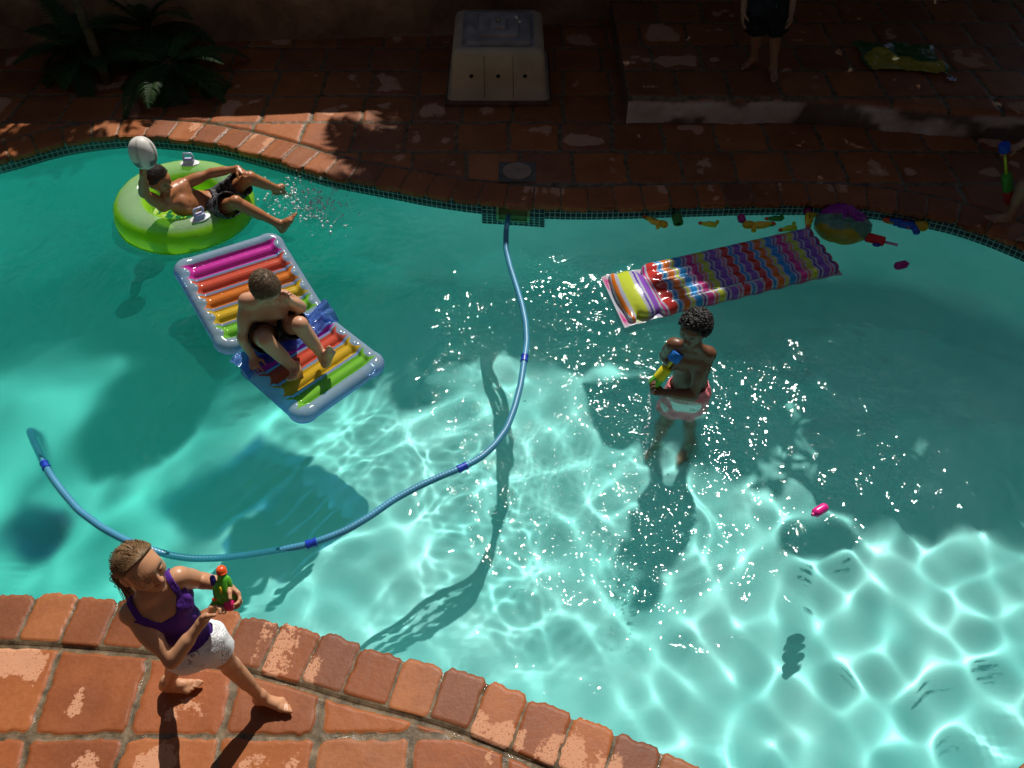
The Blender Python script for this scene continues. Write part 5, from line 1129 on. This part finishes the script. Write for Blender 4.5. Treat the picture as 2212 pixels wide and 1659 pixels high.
def water_gun(nz, rear, grip, label, body, nozzle=ORG, tank=None, tank_at='rear', plug=GRN, z=WZ + .012, group='water pistols floating along the far pool edge', s=1.0, z2=None):
    """nz, rear, grip: the nozzle tip, the back end and the foot of the grip on the water"""
    a, b, g = at(*nz, z), at(*rear, z if z2 is None else z2), at(*grip, z); d = unit(a - b); L = np.linalg.norm(a - b); c = (a + b) / 2; gd = (g - c); gd = unit(gd - d * (gd @ d)); up = unit(np.cross(d, gd)); r = thing('water_pistol', tuple(c), label, 'water pistol', group); u = L / .24; F_ = 1.45
    X = np.stack([d, gd, up]); m = MB(); P = lambda x, y, zz=0: c + (d * x + gd * y + up * zz) * u
    m.tube([P(.092, -.010), P(.05, -.010), P(0, -.008), P(-.05, -.004)], np.array([.011, .0145, .017, .016]) * u * F_, 14, body); m.box(P(-.012, .002), np.array((.050, .027, .019)) * u, X, body, bev=.3)
    m.tube([P(-.045, .008), P(-.055, .035), P(-.063, .066)], np.array([.015, .0135, .0145]) * u * 1.3, 12, body); m.box(P(.035, .012), np.array((.030, .008, .010)) * u, X, body, bev=.3)
    m.ellipsoid(P(-.02, -.020), np.array((.03, .008, .012)) * u, X, col=body); m.build('body', M_PLASTIC, r)
    n_ = MB(); n_.lathe(P(.088, -.010), d, [(0, .017 * u), (.012 * u, .0185 * u), (.026 * u, .014 * u), (.034 * u, .008 * u)], 14, nozzle); n_.build('nozzle', M_PLASTIC, r)
    t = MB(); t.tube([P(-.024, .022), P(-.018, .032), P(-.022, .040)], .0045 * u, 8, ORG); t.build('trigger', M_PLASTIC, r)
    i = MB(); i.box(P(.0, -.004, .0235), np.array((.020, .005, .002)) * u, X, (.16, .03, .02)); i.build('badge', M_PLASTIC, r)
    p = MB(); p.tube([P(.10, .008), P(.075, .010), P(.055, .012)], np.array([.008, .0065, .006]) * u, 8, plug); p.build('pump_grip', M_PLASTIC, r)
    if tank is not None:
        k = MB()
        if tank_at == 'rear': k.lathe(P(-.045, -.006), -d, [(0, .012 * u), (.006 * u, .028 * u), (.03 * u, .034 * u), (.062 * u, .033 * u), (.078 * u, .020 * u), (.084 * u, .004 * u)], 18, tank)
        else: k.ellipsoid(P(-.06, .020, .004), np.array((.026, .022, .022)) * u, X, col=tank)
        k.build('tank', mat('tank_plastic', (.5, .5, .5), .2, .5, col_attr='col', transl=.3, alpha=.92), r)
    return r
water_gun((1388, 469), (1440, 488), (1411, 500), 'yellow water pistol with orange tip, farthest left of the toys along the far edge', (.92, .58, .03), tank=(.92, .56, .03))
water_gun((1509, 480), (1561, 489), (1557, 474), 'lime yellow water pistol with green plunger, just right of the green foam tube', (.78, .80, .04), plug=DKG)
water_gun((1676, 485), (1607, 488), (1635, 504), 'yellow water pistol with long rounded tank pointing right, below the green pistol', (.92, .60, .03), tank=(.92, .56, .03))
water_gun((1652, 471), (1703, 473), (1702, 462), 'green water pistol with round clear green tank near the tiles', (.05, .32, .04), tank=(.10, .45, .05), tank_at='low', plug=(.01, .03, .08))
water_gun((1681, 496), (1733, 490), (1721, 478), 'lime water pistol with orange tip touching the upper corner of the striped mattress', (.74, .82, .04), plug=DKG)
water_gun((1748, 495), (1747, 450), (1775, 466), 'yellow water pistol with magenta tank floating upright next to the beach ball', (.90, .62, .03), tank=(.40, .01, .20), z2=WZ + .03)
water_gun((1908, 477), (2002, 492), (1972, 507), 'large blue water pistol with yellow tank, right of the beach ball', (.015, .10, .50), tank=(.75, .52, .03), plug=(.40, .40, .05))

def foam_tube(a, b, rad, label, col, name='foam_tube', group=None):
    c = (a + b) / 2; r = thing(name, tuple(c), label, 'foam tube', group); d = unit(b - a); L = np.linalg.norm(b - a); m = MB()
    m.lathe(a, d, [(.012, rad * .32), (0, rad * .4), (0, rad * .92), (.006, rad), (L - .006, rad), (L, rad * .92), (L, rad * .4), (L - .012, rad * .32)], 22, col); m.build('foam_sleeve', M_FOAM, r, sharp=50)
    h = MB(); h.lathe(b - d * .004, d, [(0, rad * .36), (.0046, rad * .36)], 14, (.01, .02, .01)); h.build('bore', M_FOAM, r); return r
foam_tube(at(1461, 466, WZ + .025), at(1466, 484, WZ + .01), .040, 'short dark green foam tube with a hole in its end, by the tiles', (.05, .20, .04))
def capsule(a, b, rad, label, col, neck=True, group='loose magenta tanks off the water pistols'):
    c = (a + b) / 2; r = thing('water_tank', tuple(c), label, 'toy tank', group); d = unit(b - a); L = np.linalg.norm(b - a); m = MB(); m.lathe(a, d, [(0, rad * .3), (rad * .15, rad * .65), (rad * .5, rad * .95), (rad, rad), (L - rad, rad), (L - rad * .45, rad * .93), (L - rad * .12, rad * .6), (L, rad * .38)], 20, col); m.build('bottle', M_PLASTIC, r)
    if neck: n_ = MB(); n_.lathe(b - d * .004, d, [(0, rad * .36), (.014, rad * .36), (.016, rad * .28)], 14, tuple(np.array(col) * .8)); n_.build('neck', M_PLASTIC, r, sharp=40)
capsule(at(1599, 465, WZ + .02), at(1605, 481, WZ + .01), .033, 'short dark magenta tank floating near the tiles between yellow pistols', (.42, .01, .18), False)
capsule(at(1933, 576, WZ + .01), at(1960, 570, WZ + .01), .032, 'dark magenta tank floating alone in the shade right of the red foam blaster', (.40, .01, .20))
capsule(at(1786, 1093, WZ + .012), at(1757, 1111, WZ + .012), .028, 'bright pink tank floating alone over the sunlit shallow end', (.78, .02, .26))

def blaster(front, mid, back, handle, rad, label, cols, rod, knob, cap_col, group=None, grip=None, name='foam_blaster'):
    """foam barrel from front over mid (colour change) to back, a rod, and a foam knob at its end"""
    c = (front + back) / 2; r = thing(name, tuple(c), label, 'foam blaster', group); d = unit(back - front); L = np.linalg.norm(back - front); lm = np.linalg.norm(mid - front)
    for nm, (p, q), cc in (('barrel_front', (0, lm), cols[0]), ('barrel_rear', (lm, L), cols[1])):
        m = MB(); m.lathe(front + d * p, d, [(0, rad * .5), (0, rad * .9), (.008 if p == 0 else 0, rad), (q - p - (.012 if q == L else 0), rad), (q - p, rad * .86 if q == L else rad), (q - p + (.002 if q == L else 0), rad * .3)], 22, cc); m.build(nm, M_FOAM, r, sharp=50)
    m = MB(); m.lathe(front - d * .004, d, [(0, rad * .1), (-.003, rad * .5), (0, rad * .74), (.008, rad * .76)], 18, cap_col)
    x = frame_along(d)
    for k in range(6): a = k * math.pi / 3; m.box(front - d * .007 + (x[0] * math.cos(a) + x[1] * math.sin(a)) * rad * .38, (rad * .30, rad * .08, .004), np.stack([x[0] * math.cos(a) + x[1] * math.sin(a), -x[0] * math.sin(a) + x[1] * math.cos(a), d]), tuple(np.array(cap_col) * 2.2 + .02))
    m.build('nozzle_cap', M_PLASTIC, r, sharp=40)
    if rod is not None:
        m = MB(); m.tube([back - d * .01, handle], rad * .28, 12, rod); m.build('plunger_rod', M_PLASTIC, r)
    if knob is not None:
        hd = unit(handle - back); m = MB(); m.lathe(handle - hd * .02, hd, [(0, rad * .3), (0, rad * .95), (.006, rad * 1.08), (.058, rad * 1.08), (.066, rad * .95), (.066, rad * .1)], 22, knob); m.build('plunger_knob', M_FOAM, r, sharp=50)
    if grip is not None: m = MB(); m.ellipsoid((front + back) / 2 + grip[0], grip[1], None, col=(.03, .03, .30)); m.build('grip', M_PLASTIC, r)
blaster(at(1871, 512, WZ + .02), at(1890, 517, WZ + .02), at(1911, 523, WZ + .02), at(1939, 529, WZ + .02), .040, 'red foam blaster with pale pink rod and blue end floating below the beach ball', [RED, RED], (.60, .25, .45), None, (.04, .03, .25), grip=(V3(.0, -.05, -.01), (.035, .022, .015)))
blaster(at(1410, 832, .055), at(1424, 817, .105), at(1441, 795, .175), at(1457, 773, .245), .037, 'green and yellow foam blaster with blue knob aimed by the boy standing in the pool', [(.20, .62, .06), (.82, .72, .02)], (.80, .75, .03), (.02, .17, .62), (.07, .03, .30))
blaster(at(498, 392, .05), at(516, 387, .07), at(548, 380, .12), at(560, 377, .13), .040, 'blue and lime foam blaster lying in the lap of the boy in the ring', [(.02, .14, .62), (.50, .72, .10)], None, None, (.02, .08, .4))
blaster(at(2180, 436, .13), at(2177, 408, .25), at(2174, 377, .39), at(2170, 322, .60), .036, 'upright foam blaster with blue knob, lime rod and red foot held at the right edge', [(.50, .03, .03), (.06, .28, .04)], (.45, .60, .02), (.01, .06, .42), (.04, .03, .25), grip=(V3(.035, .01, -.06), (.014, .014, .05)))

def girl_pistol():
    tip = at(480, 1239, 1.08); c = at(485, 1277, 1.01); rear = at(494, 1300, .975); d = unit(tip - rear); g0 = at(466, 1312, .955) - c; gd = unit(g0 - d * (g0 @ d)); up = np.cross(d, gd); X = np.stack([d, gd, up]); P = lambda x, y, z=0: c + d * x + gd * y + up * z
    r = thing('water_pistol', tuple(c), 'green water pistol with orange nozzle and pink tank in the girl\'s hands', 'water pistol'); gc = (.10, .46, .03); m = MB()
    m.tube([P(.082, -.006), P(.05, -.004), P(.01, 0), P(-.035, .002)], [.017, .022, .028, .026], 16, gc); m.ellipsoid(P(-.005, .012), (.058, .034, .026), X, col=gc); m.tube([P(-.02, .02), P(-.045, .045), P(-.075, .070)], [.018, .016, .017], 12, gc)
    m.ellipsoid(P(.03, -.024), (.035, .013, .014), X, col=gc); m.ellipsoid(P(-.03, -.03), (.022, .016, .016), X, col=gc); m.build('body', M_PLASTIC, r)
    n_ = MB(); n_.lathe(P(.078, -.006), d, [(0, .020), (.010, .0215), (.022, .019), (.030, .012), (.030, .006), (.022, .005)], 18, (.85, .10, .02)); n_.build('nozzle', M_PLASTIC, r)
    p = MB(); p.lathe(P(.035, .034), d, [(0, .010), (.012, .012), (.03, .0115), (.04, .007)], 14, (.03, .02, .22)); p.build('pump_knob', M_PLASTIC, r)
    k = MB(); k.lathe(P(-.030, -.012), -d, [(0, .018), (.008, .027), (.028, .030), (.048, .024), (.056, .008)], 18, (.75, .03, .20)); k.build('tank', M_PLASTIC, r)
    y = MB(); y.ellipsoid(P(.018, .006, .024), (.018, .006, .006), X, col=(.80, .55, .02)); y.ellipsoid(P(-.02, .04, .016), (.008, .011, .008), X, col=(.8, .08, .02)); y.build('badge', M_PLASTIC, r)
girl_pistol()

def beach_ball():
    c = at(1821, 486, WZ + .05); r = thing('beach_ball', tuple(c), 'half deflated beach ball with crumpled magenta, clear and yellow panels', 'beach ball'); n, k = 72, 48; th = np.linspace(.02, math.pi - .02, k)[:, None]; ph = np.linspace(0, 2 * math.pi, n, endpoint=False)[None]
    d = np.stack([np.sin(th) * np.cos(ph), np.sin(th) * np.sin(ph), np.cos(th) + 0 * ph], -1); rad = np.full(d.shape[:2], .205)
    for v, dep, w in ((V3(.1, -.55, .8), .085, .55), (V3(.75, -.1, .65), .05, .40), (V3(-.6, -.45, .65), .06, .35), (V3(.35, -.9, .1), .03, .4)):
        a = np.arccos(np.clip(d @ unit(v), -1, 1)); rad -= dep * np.exp(-(a / w) ** 2) * (1 + .3 * np.sin(a * 16))
    rad += .012 * (fbm(ph * 3 + th * 2, th * 4, 17, 3) - .5) * 2
    p = d * rad[..., None] * np.array((1.06, 1.0, .82)); tilt = Matrix.Rotation(R(-25), 3, 'X'); p = p.reshape(-1, 3) @ np.array(tilt).T
    ax = unit(V3(.25, .62, .72)); q = p @ ax + .02 * np.sin(np.arctan2(p[:, 1], p[:, 0]) * 5); col = np.where((q > .055)[:, None], np.array((.42, .02, .40)), np.where((q > -.055)[:, None], np.array((.16, .34, .26)), np.array((.55, .42, .03))))
    mesh_np('skin', p + c, grid_faces(k, n, wrap_m=True)[:, ::-1], vinyl('beach_ball_vinyl', .88, .3, .25), r, True, {'col': col})
beach_ball()

def hose():
    px = [(1106, 442, 0), (1098, 470, -.02), (1093, 500, 0), (1093, 540, 0), (1103, 580, 0), (1116, 620, 0), (1128, 660, 0), (1136, 700, 0), (1138, 740, 0), (1132, 780, 0), (1125, 830, 0), (1112, 880, 0), (1095, 925, -.005), (1070, 960, 0), (1040, 988, 0), (1000, 1010, 0), (950, 1030, 0), (900, 1053, 0), (850, 1080, 0), (800, 1115, 0), (750, 1145, 0), (700, 1165, 0), (660, 1178, -.01), (600, 1190, -.03), (540, 1202, -.05), (480, 1210, -.06), (420, 1210, -.05), (370, 1202, -.03), (320, 1186, 0), (270, 1167, 0), (220, 1140, 0), (170, 1103, 0), (135, 1062, 0), (110, 1028, 0), (95, 1000, -.01), (78, 962, -.03), (68, 935, -.08)]
    P = np.array([at(x, y, WZ + .002 + z) for x, y, z in px]); e = P[-1]; cl = CLEAN; P = np.concatenate([P, [e + V3(.0, .06, -.22), e * .55 + cl * .45 + V3(.05, .12, -.10), cl + V3(.02, .06, .52), cl + V3(0, 0, .26), cl + V3(0, 0, .14)]])
    s = np.concatenate([[0], np.cumsum(np.linalg.norm(np.diff(P, axis=0), axis=1))]); ss = np.arange(0, s[-1], .006)
    Q = np.stack([np.interp(ss, s, P[:, i]) for i in range(3)], -1)
    for _ in range(60): Q[1:-1] = (Q[:-2] + 2 * Q[1:-1] + Q[2:]) / 4
    r = thing('pool_hose', tuple(P[8]), 'long blue ribbed pool cleaner hose floating in a wide loop', 'hose'); rad = .0215 + .0009 * np.sin(ss * 2 * math.pi / .020); m = MB(); m.tube(Q, rad, 14, (.045, .26, .62)); m.build('tube', mat('hose_blue', (.08, .33, .52), .33, .5, transl=.15, noise=(3, .25)), r)
    o = r.children[0]; o.cycles.is_caustics_receiver = True
    for x, y in ((1133, 775), (999, 1011), (672, 1175), (97, 1006)):
        k = int(np.argmin(np.linalg.norm(Q - at(x, y, WZ), axis=1))); d = unit(Q[min(k + 4, len(Q) - 1)] - Q[k - 4]); c = MB(); c.lathe(Q[k] - d * .032, d, [(0, .022), (.002, .027), (.014, .027), (.016, .0245), (.028, .0245), (.030, .0245), (.046, .0245), (.048, .027), (.062, .027), (.064, .022)], 16); c.build('cuff', mat('cuff_blue', (.01, .05, .45), .35, .5), r, sharp=40)
_s = at(78, 1150, WZ); _d = ray(78, 1150); _d = _d / np.linalg.norm(_d); _h = _d[:2] / 1.333; _dz = -math.sqrt(1 - _h @ _h); _t = (WZ + 1.82) / -_dz; CLEAN = V3(_s[0] + _h[0] * _t, _s[1] + _h[1] * _t, 0); CLEAN[2] = depth_at(CLEAN[0], CLEAN[1]) + .02
def cleaner():
    c = CLEAN; r = thing('pool_cleaner', tuple(c), 'dark blue suction pool cleaner on the deep floor under the hose end', 'pool cleaner'); a = MB(); n = 40; t = np.linspace(0, 2 * math.pi, n, endpoint=False)
    a.lathe(c + V3(0, 0, .0), V3(0, 0, 1), [(0, .21), (.012, .205), (.02, .12), (.03, .06)], 32, (.01, .06, .16))
    for k in range(10): w = k * .628; a.box(c + V3(math.cos(w) * .20, math.sin(w) * .20, .008), (.035, .022, .004), np.stack([V3(math.cos(w), math.sin(w), 0), V3(-math.sin(w), math.cos(w), 0), V3(0, 0, 1)]), (.01, .06, .16))
    o = a.build('skirt', M_PLASTIC, r); o.cycles.is_caustics_receiver = True
    b = MB(); b.lathe(c + V3(0, .02, .02), V3(.05, .35, .9), [(0, .07), (.05, .075), (.12, .05), (.17, .03), (.30, .026)], 20, (.012, .05, .14)); b.box(c + V3(.10, .05, .10), (.07, .03, .03), None, (.012, .05, .14), bev=.3); b.box(c + V3(-.11, .06, .10), (.06, .03, .03), None, (.012, .05, .14), bev=.3); o = b.build('body', M_PLASTIC, r); o.cycles.is_caustics_receiver = True
cleaner(); hose()

def skimmer():
    p0, p1 = at(1040, 455, -.10), at(1176, 470, -.10); dl = pool_dist(np.array([(p0[:2] + p1[:2]) / 2])); j = int(np.argmin(np.linalg.norm(OUT - (p0[:2] + p1[:2]) / 2, axis=1))); c2 = offset(.034)[j]; n = OUT_N[j]; t2 = np.array([-n[1], n[0]]); t2 = t2 if t2[0] > 0 else -t2
    c = V3(c2[0], c2[1], 0); N3 = V3(-n[0], -n[1], 0); T3 = V3(t2[0], t2[1], 0); r = thing('skimmer', (c[0], c[1], -.13), 'skimmer mouth framed by dark teal mosaic where the blue hose enters the wall', 'skimmer')
    hw, hm, z0, z1, zm = .255, .125, -.042, -.30, -.215; qs = []; uv = []
    for (x0, x1, a, b) in ((-hw, -hm, z0, z1), (hm, hw, z0, z1), (-hm, hm, zm, z1)):
        q = [c + T3 * x + N3 * .012 + V3(0, 0, z) for x, z in ((x0, b), (x1, b), (x1, a), (x0, a))]; q2 = [v - N3 * .02 for v in q]; qs += q + q2; uv += [(x, z + .3, 0) for x, z in ((x0, b), (x1, b), (x1, a), (x0, a))] * 2
    f = []
    for k in range(3):
        o = k * 8; f += [(o, o + 1, o + 2, o + 3), (o + 4, o + 7, o + 6, o + 5)] + [(o + i, o + 4 + i, o + 4 + (i + 1) % 4, o + (i + 1) % 4) for i in range(4)]
    o = mesh_np('tile_surround', qs, np.array(f), M_SHELL, r, False, {'uvw': np.array(uv), 'tile': np.ones(len(qs)), 'tint': np.ones((len(qs), 3))}); o.cycles.is_caustics_receiver = True
    fm = mat('skimmer_plastic', (.20, .36, .16), .5, .4, noise=(20, .2)); m = MB(); X = np.stack([T3, N3, V3(0, 0, 1)])
    for x in (-hm - .0, hm + .0): m.box(c + T3 * x + N3 * .014 + V3(0, 0, (z0 + zm) / 2), (.010, .008, abs(z0 - zm) / 2), X)
    m.box(c + N3 * .014 + V3(0, 0, zm), (hm, .0075, .009), X); m.build('mouth_frame', fm, r)
    b = MB(); b.box(c + N3 * .003 + V3(0, 0, (z0 + zm) / 2), (hm - .006, .004, abs(z0 - zm) / 2 - .004), X); b.build('throat_panel', mat('throat_olive', (.10, .13, .04), .6, .3, noise=(9, .3)), r)  # dark green panel standing in for the shaded throat behind the mouth
    # round lid set in the paving
    p = at(1117, 371, .0); l = thing('skimmer_hatch', tuple(p), 'round beige skimmer lid with two finger holes set into the paving', 'lid'); m = MB(); m.lathe(p + V3(0, 0, -.01), V3(0, 0, 1), [(0, .118), (.022, .118), (.026, .112), (.026, .100), (.023, .098), (.023, .02)], 40, (.34, .22, .15)); m.build('cover', mat('lid_beige', (.34, .22, .15), .6, .4, noise=(12, .25)), l, sharp=40)
    s = MB(); s.box(p + V3(0, 0, -.008), (.155, .14, .012), None, bev=.2); s.build('mortar_bed', mat('grey_mortar', (.13, .12, .10), .9, .2, noise=(9, .4)), l, smooth=False)
    for dx in (.0, .012): h = MB(); h.lathe(p + V3(.01, .02 - dx * 4, .0125), V3(0, 0, 1), [(0, .007), (.0012, .007)], 10); h.build('finger_hole', mat('hole_black', (.01, .008, .006), .9), l)
skimmer()

def pump_cover():
    y0 = at(963, 230)[1]; xl, xr = at(963, 230)[0], at(1190, 224)[0]; zt = .50; yb = y0 + .94; r = thing('pump_cover', ((xl + xr) / 2, (y0 + yb) / 2, 0), 'beige moulded pool pump cover with stepped lid and three holes in its front', 'pump cover')
    cx, cyy = (xl + xr) / 2, (y0 + yb) / 2; hw, hd = (xr - xl) / 2 - .015, (yb - y0) / 2 - .015; bm_ = mat('pump_beige', (.46, .33, .21), .6, .35, noise=(4, .22), bump=(60, .2, .003)); lm = mat('pump_lid_grey', (.34, .28, .24), .6, .35, noise=(6, .4), bump=(60, .2, .003))
    def loop(sx, sy, z, cr=.05, n=6):
        o = []
        for (qx, qy, a0) in ((1, -1, -90), (1, 1, 0), (-1, 1, 90), (-1, -1, 180)):
            for k in range(n): a = R(a0 + 90 * k / (n - 1)); o.append((cx + qx * (sx - cr) + cr * math.cos(a), cyy + qy * (sy - cr) + cr * math.sin(a), z))
        return o
    prof = [(0, .045), (.0, .06), (.012, .065), (.022, .25), (.030, .44), (.038, .475), (.055, zt - .005), (.075, zt)]; v = []
    for i, z in prof: v += loop(hw - i * 1.9, hd - i * 1.4, z, .05)
    mesh_np('housing', v, grid_faces(len(prof), 24, wrap_m=True), bm_, r)
    # stepped lid: concentric raised squares
    st = []; i = .075
    for k in range(4): st += [(i + .0, zt - .001 + .024 * k), (i + .016, zt - .012 + .024 * k), (i + .028, zt - .012 + .024 * k), (i + .040, zt + .020 + .024 * k), (i + .075, zt + .024 + .024 * k)]; i += .085
    v = []
    for q, z in st: v += loop(max(hw - q * 1.25 - .04, .02), max(hd - q * 1.15 - .03, .02), z, max(.045 - q * .05, .012))
    n = len(st); vv = v + [(cx, cyy, st[-1][1])]; f3 = np.array([((n - 1) * 24 + k, (n - 1) * 24 + (k + 1) % 24, n * 24) for k in range(24)]); lid = mesh_np('stepped_lid', vv, [grid_faces(n, 24, wrap_m=True), f3], lm, r); lid.data.set_sharp_from_angle(angle=R(35))
    m = MB(); m.box((cx, cyy, .02), (hw + .02, hd + .02, .03), None, bev=.3); m.build('brick_plinth', mat('plinth_brick', (.13, .08, .055), .9, .2, noise=(8, .5), bump=(30, .5, .01)), r)
    for fx in (-.56, .0, .56):
        zc = .27; yy = cyy - (hd - .0225 * 1.4) + .003; h = MB(); h.lathe((cx + fx * hw * .92, yy - .006, zc), (0, 1, 0.06), [(0, .019), (0, .014), (.004, .014)], 16); h.build('vent_hole', mat('vent_black', (.008, .007, .006), .9), r)
    for fx in (-.27, .29):
        s = MB(); s.tube([(cx + fx * hw, cyy - (hd - .012 * 1.4) - .001, .07), (cx + fx * hw * .985, cyy - (hd - .030 * 1.4) - .001, .45)], .003, 6); s.build('moulded_seam', mat('seam_shadow', (.20, .15, .10), .7), r)
pump_cover()

def deflated():
    c = at(1945, 124, TZ + .02); r = thing('deflated_float', tuple(c), 'crumpled green and yellow deflated float lying on the terrace', 'deflated float'); n = 60; u = np.linspace(-1, 1, n)[:, None]; w = np.linspace(-1, 1, n)[None]
    edge = np.maximum(np.abs(u + .2 * (fbm(u * 2, w * 2, 4) - .5) * 2), np.abs(w + .5 * (fbm(u * 2 + 7, w * 2, 6) - .5) * 2)); z = .02 + .11 * np.maximum(fbm(u * 2.2 + 5, w * 2.5, 3, 4) - .25, 0) * sstep(1.15, .6, edge)
    v = np.stack([c[0] + u * .36 * (1 + .25 * (fbm(w * 3 + 0 * u, u * 0 + 2, 31) - .5)) + 0 * w, c[1] + w * .26 * (1 + .5 * (fbm(u * 3 + 0 * w, w * 0 + 5, 32) - .5)) - u * .05, TZ + z], -1).reshape(-1, 3)
    yel = (w + .45 * np.sin(u * 3.2) < -.12); col = np.where((yel & (np.abs(u) < .9))[..., None], np.array((.42, .36, .03)), np.array((.03, .12, .03))).reshape(-1, 3)
    mesh_np('skin', v, grid_faces(n, n), vinyl('deflated_vinyl', .97, .1, .35), r, True, {'col': col})
    t = MB(); p = at(1920, 98, TZ + .09); t.box(p, (.035, .03, .002), np.stack([V3(.9, .3, .2), V3(-.3, .9, 0), unit(V3(-.2, -.1, 1))]), (.6, .6, .62)); t.build('care_tag', mat('tag_white', (.55, .57, .62), .6), r)
    m = MB(); p = at(2056, 171, TZ + .012)
    for k in range(5): a = k * 1.3; m.box(p + V3(math.cos(a), math.sin(a), 0) * .018, (.024, .010, .003), np.stack([V3(math.cos(a), math.sin(a), .2), V3(-math.sin(a), math.cos(a), 0), V3(0, 0, 1)]))
    o = m.build('paper_scrap', mat('scrap_white', (.5, .52, .62), .6)); tag(o, 'tiny torn white paper scrap on the dark terrace paving', 'paper')
deflated()

# flung water: droplets round the kicking feet and the thin jet from the blaster
M_DROP = bpy.data.materials.new('droplet_water'); M_DROP.use_nodes = True
_b = M_DROP.node_tree.nodes['Principled BSDF']; _b.inputs['Base Color'].default_value = (.9, 1, 1, 1); _b.inputs['Roughness'].default_value = .12; _b.inputs['Transmission Weight'].default_value = .3; _b.inputs['IOR'].default_value = 1.33
def droplets():
    g = np.random.default_rng(21); m = MB()
    for k in range(430):
        px = g.normal(672, 46); py = g.normal(447, 23); z = WZ + .002 + abs(g.normal()) * .09 * math.exp(-((px - 640) / 70) ** 2); p = at(px, py, WZ); p[2] = z; s = .004 + .010 * g.random() ** 3
        m.ellipsoid(p, (s, s, s * (.7 + .6 * g.random())), None, 7, 5)
    o = m.build('splash', M_DROP); tag(o, 'spray of water drops kicked up by the feet of the boy in the ring', 'splash', kind='stuff')
    j = MB(); a = at(1403, 843, .045); b = at(1393, 985, WZ)
    for k in range(46):
        t = k / 45; p = a + (b - a) * t; p[2] = a[2] + .10 * t - (a[2] - WZ + .10) * t * t; p += g.normal(size=3) * .004 * (1 + 2 * t); s = .003 + .0025 * g.random(); j.ellipsoid(p, (s, s * 1.5, s), None, 7, 5)
    for k in range(70): p = b + V3(g.normal() * .06, g.normal() * .12 - .03, abs(g.normal()) * .03); s = .002 + .004 * g.random() ** 2; j.ellipsoid(p, (s, s, s), None, 7, 5)
    o = j.build('water_jet', M_DROP); tag(o, 'thin broken jet of drops falling from the boy\'s blaster', 'water jet', kind='stuff')
droplets()
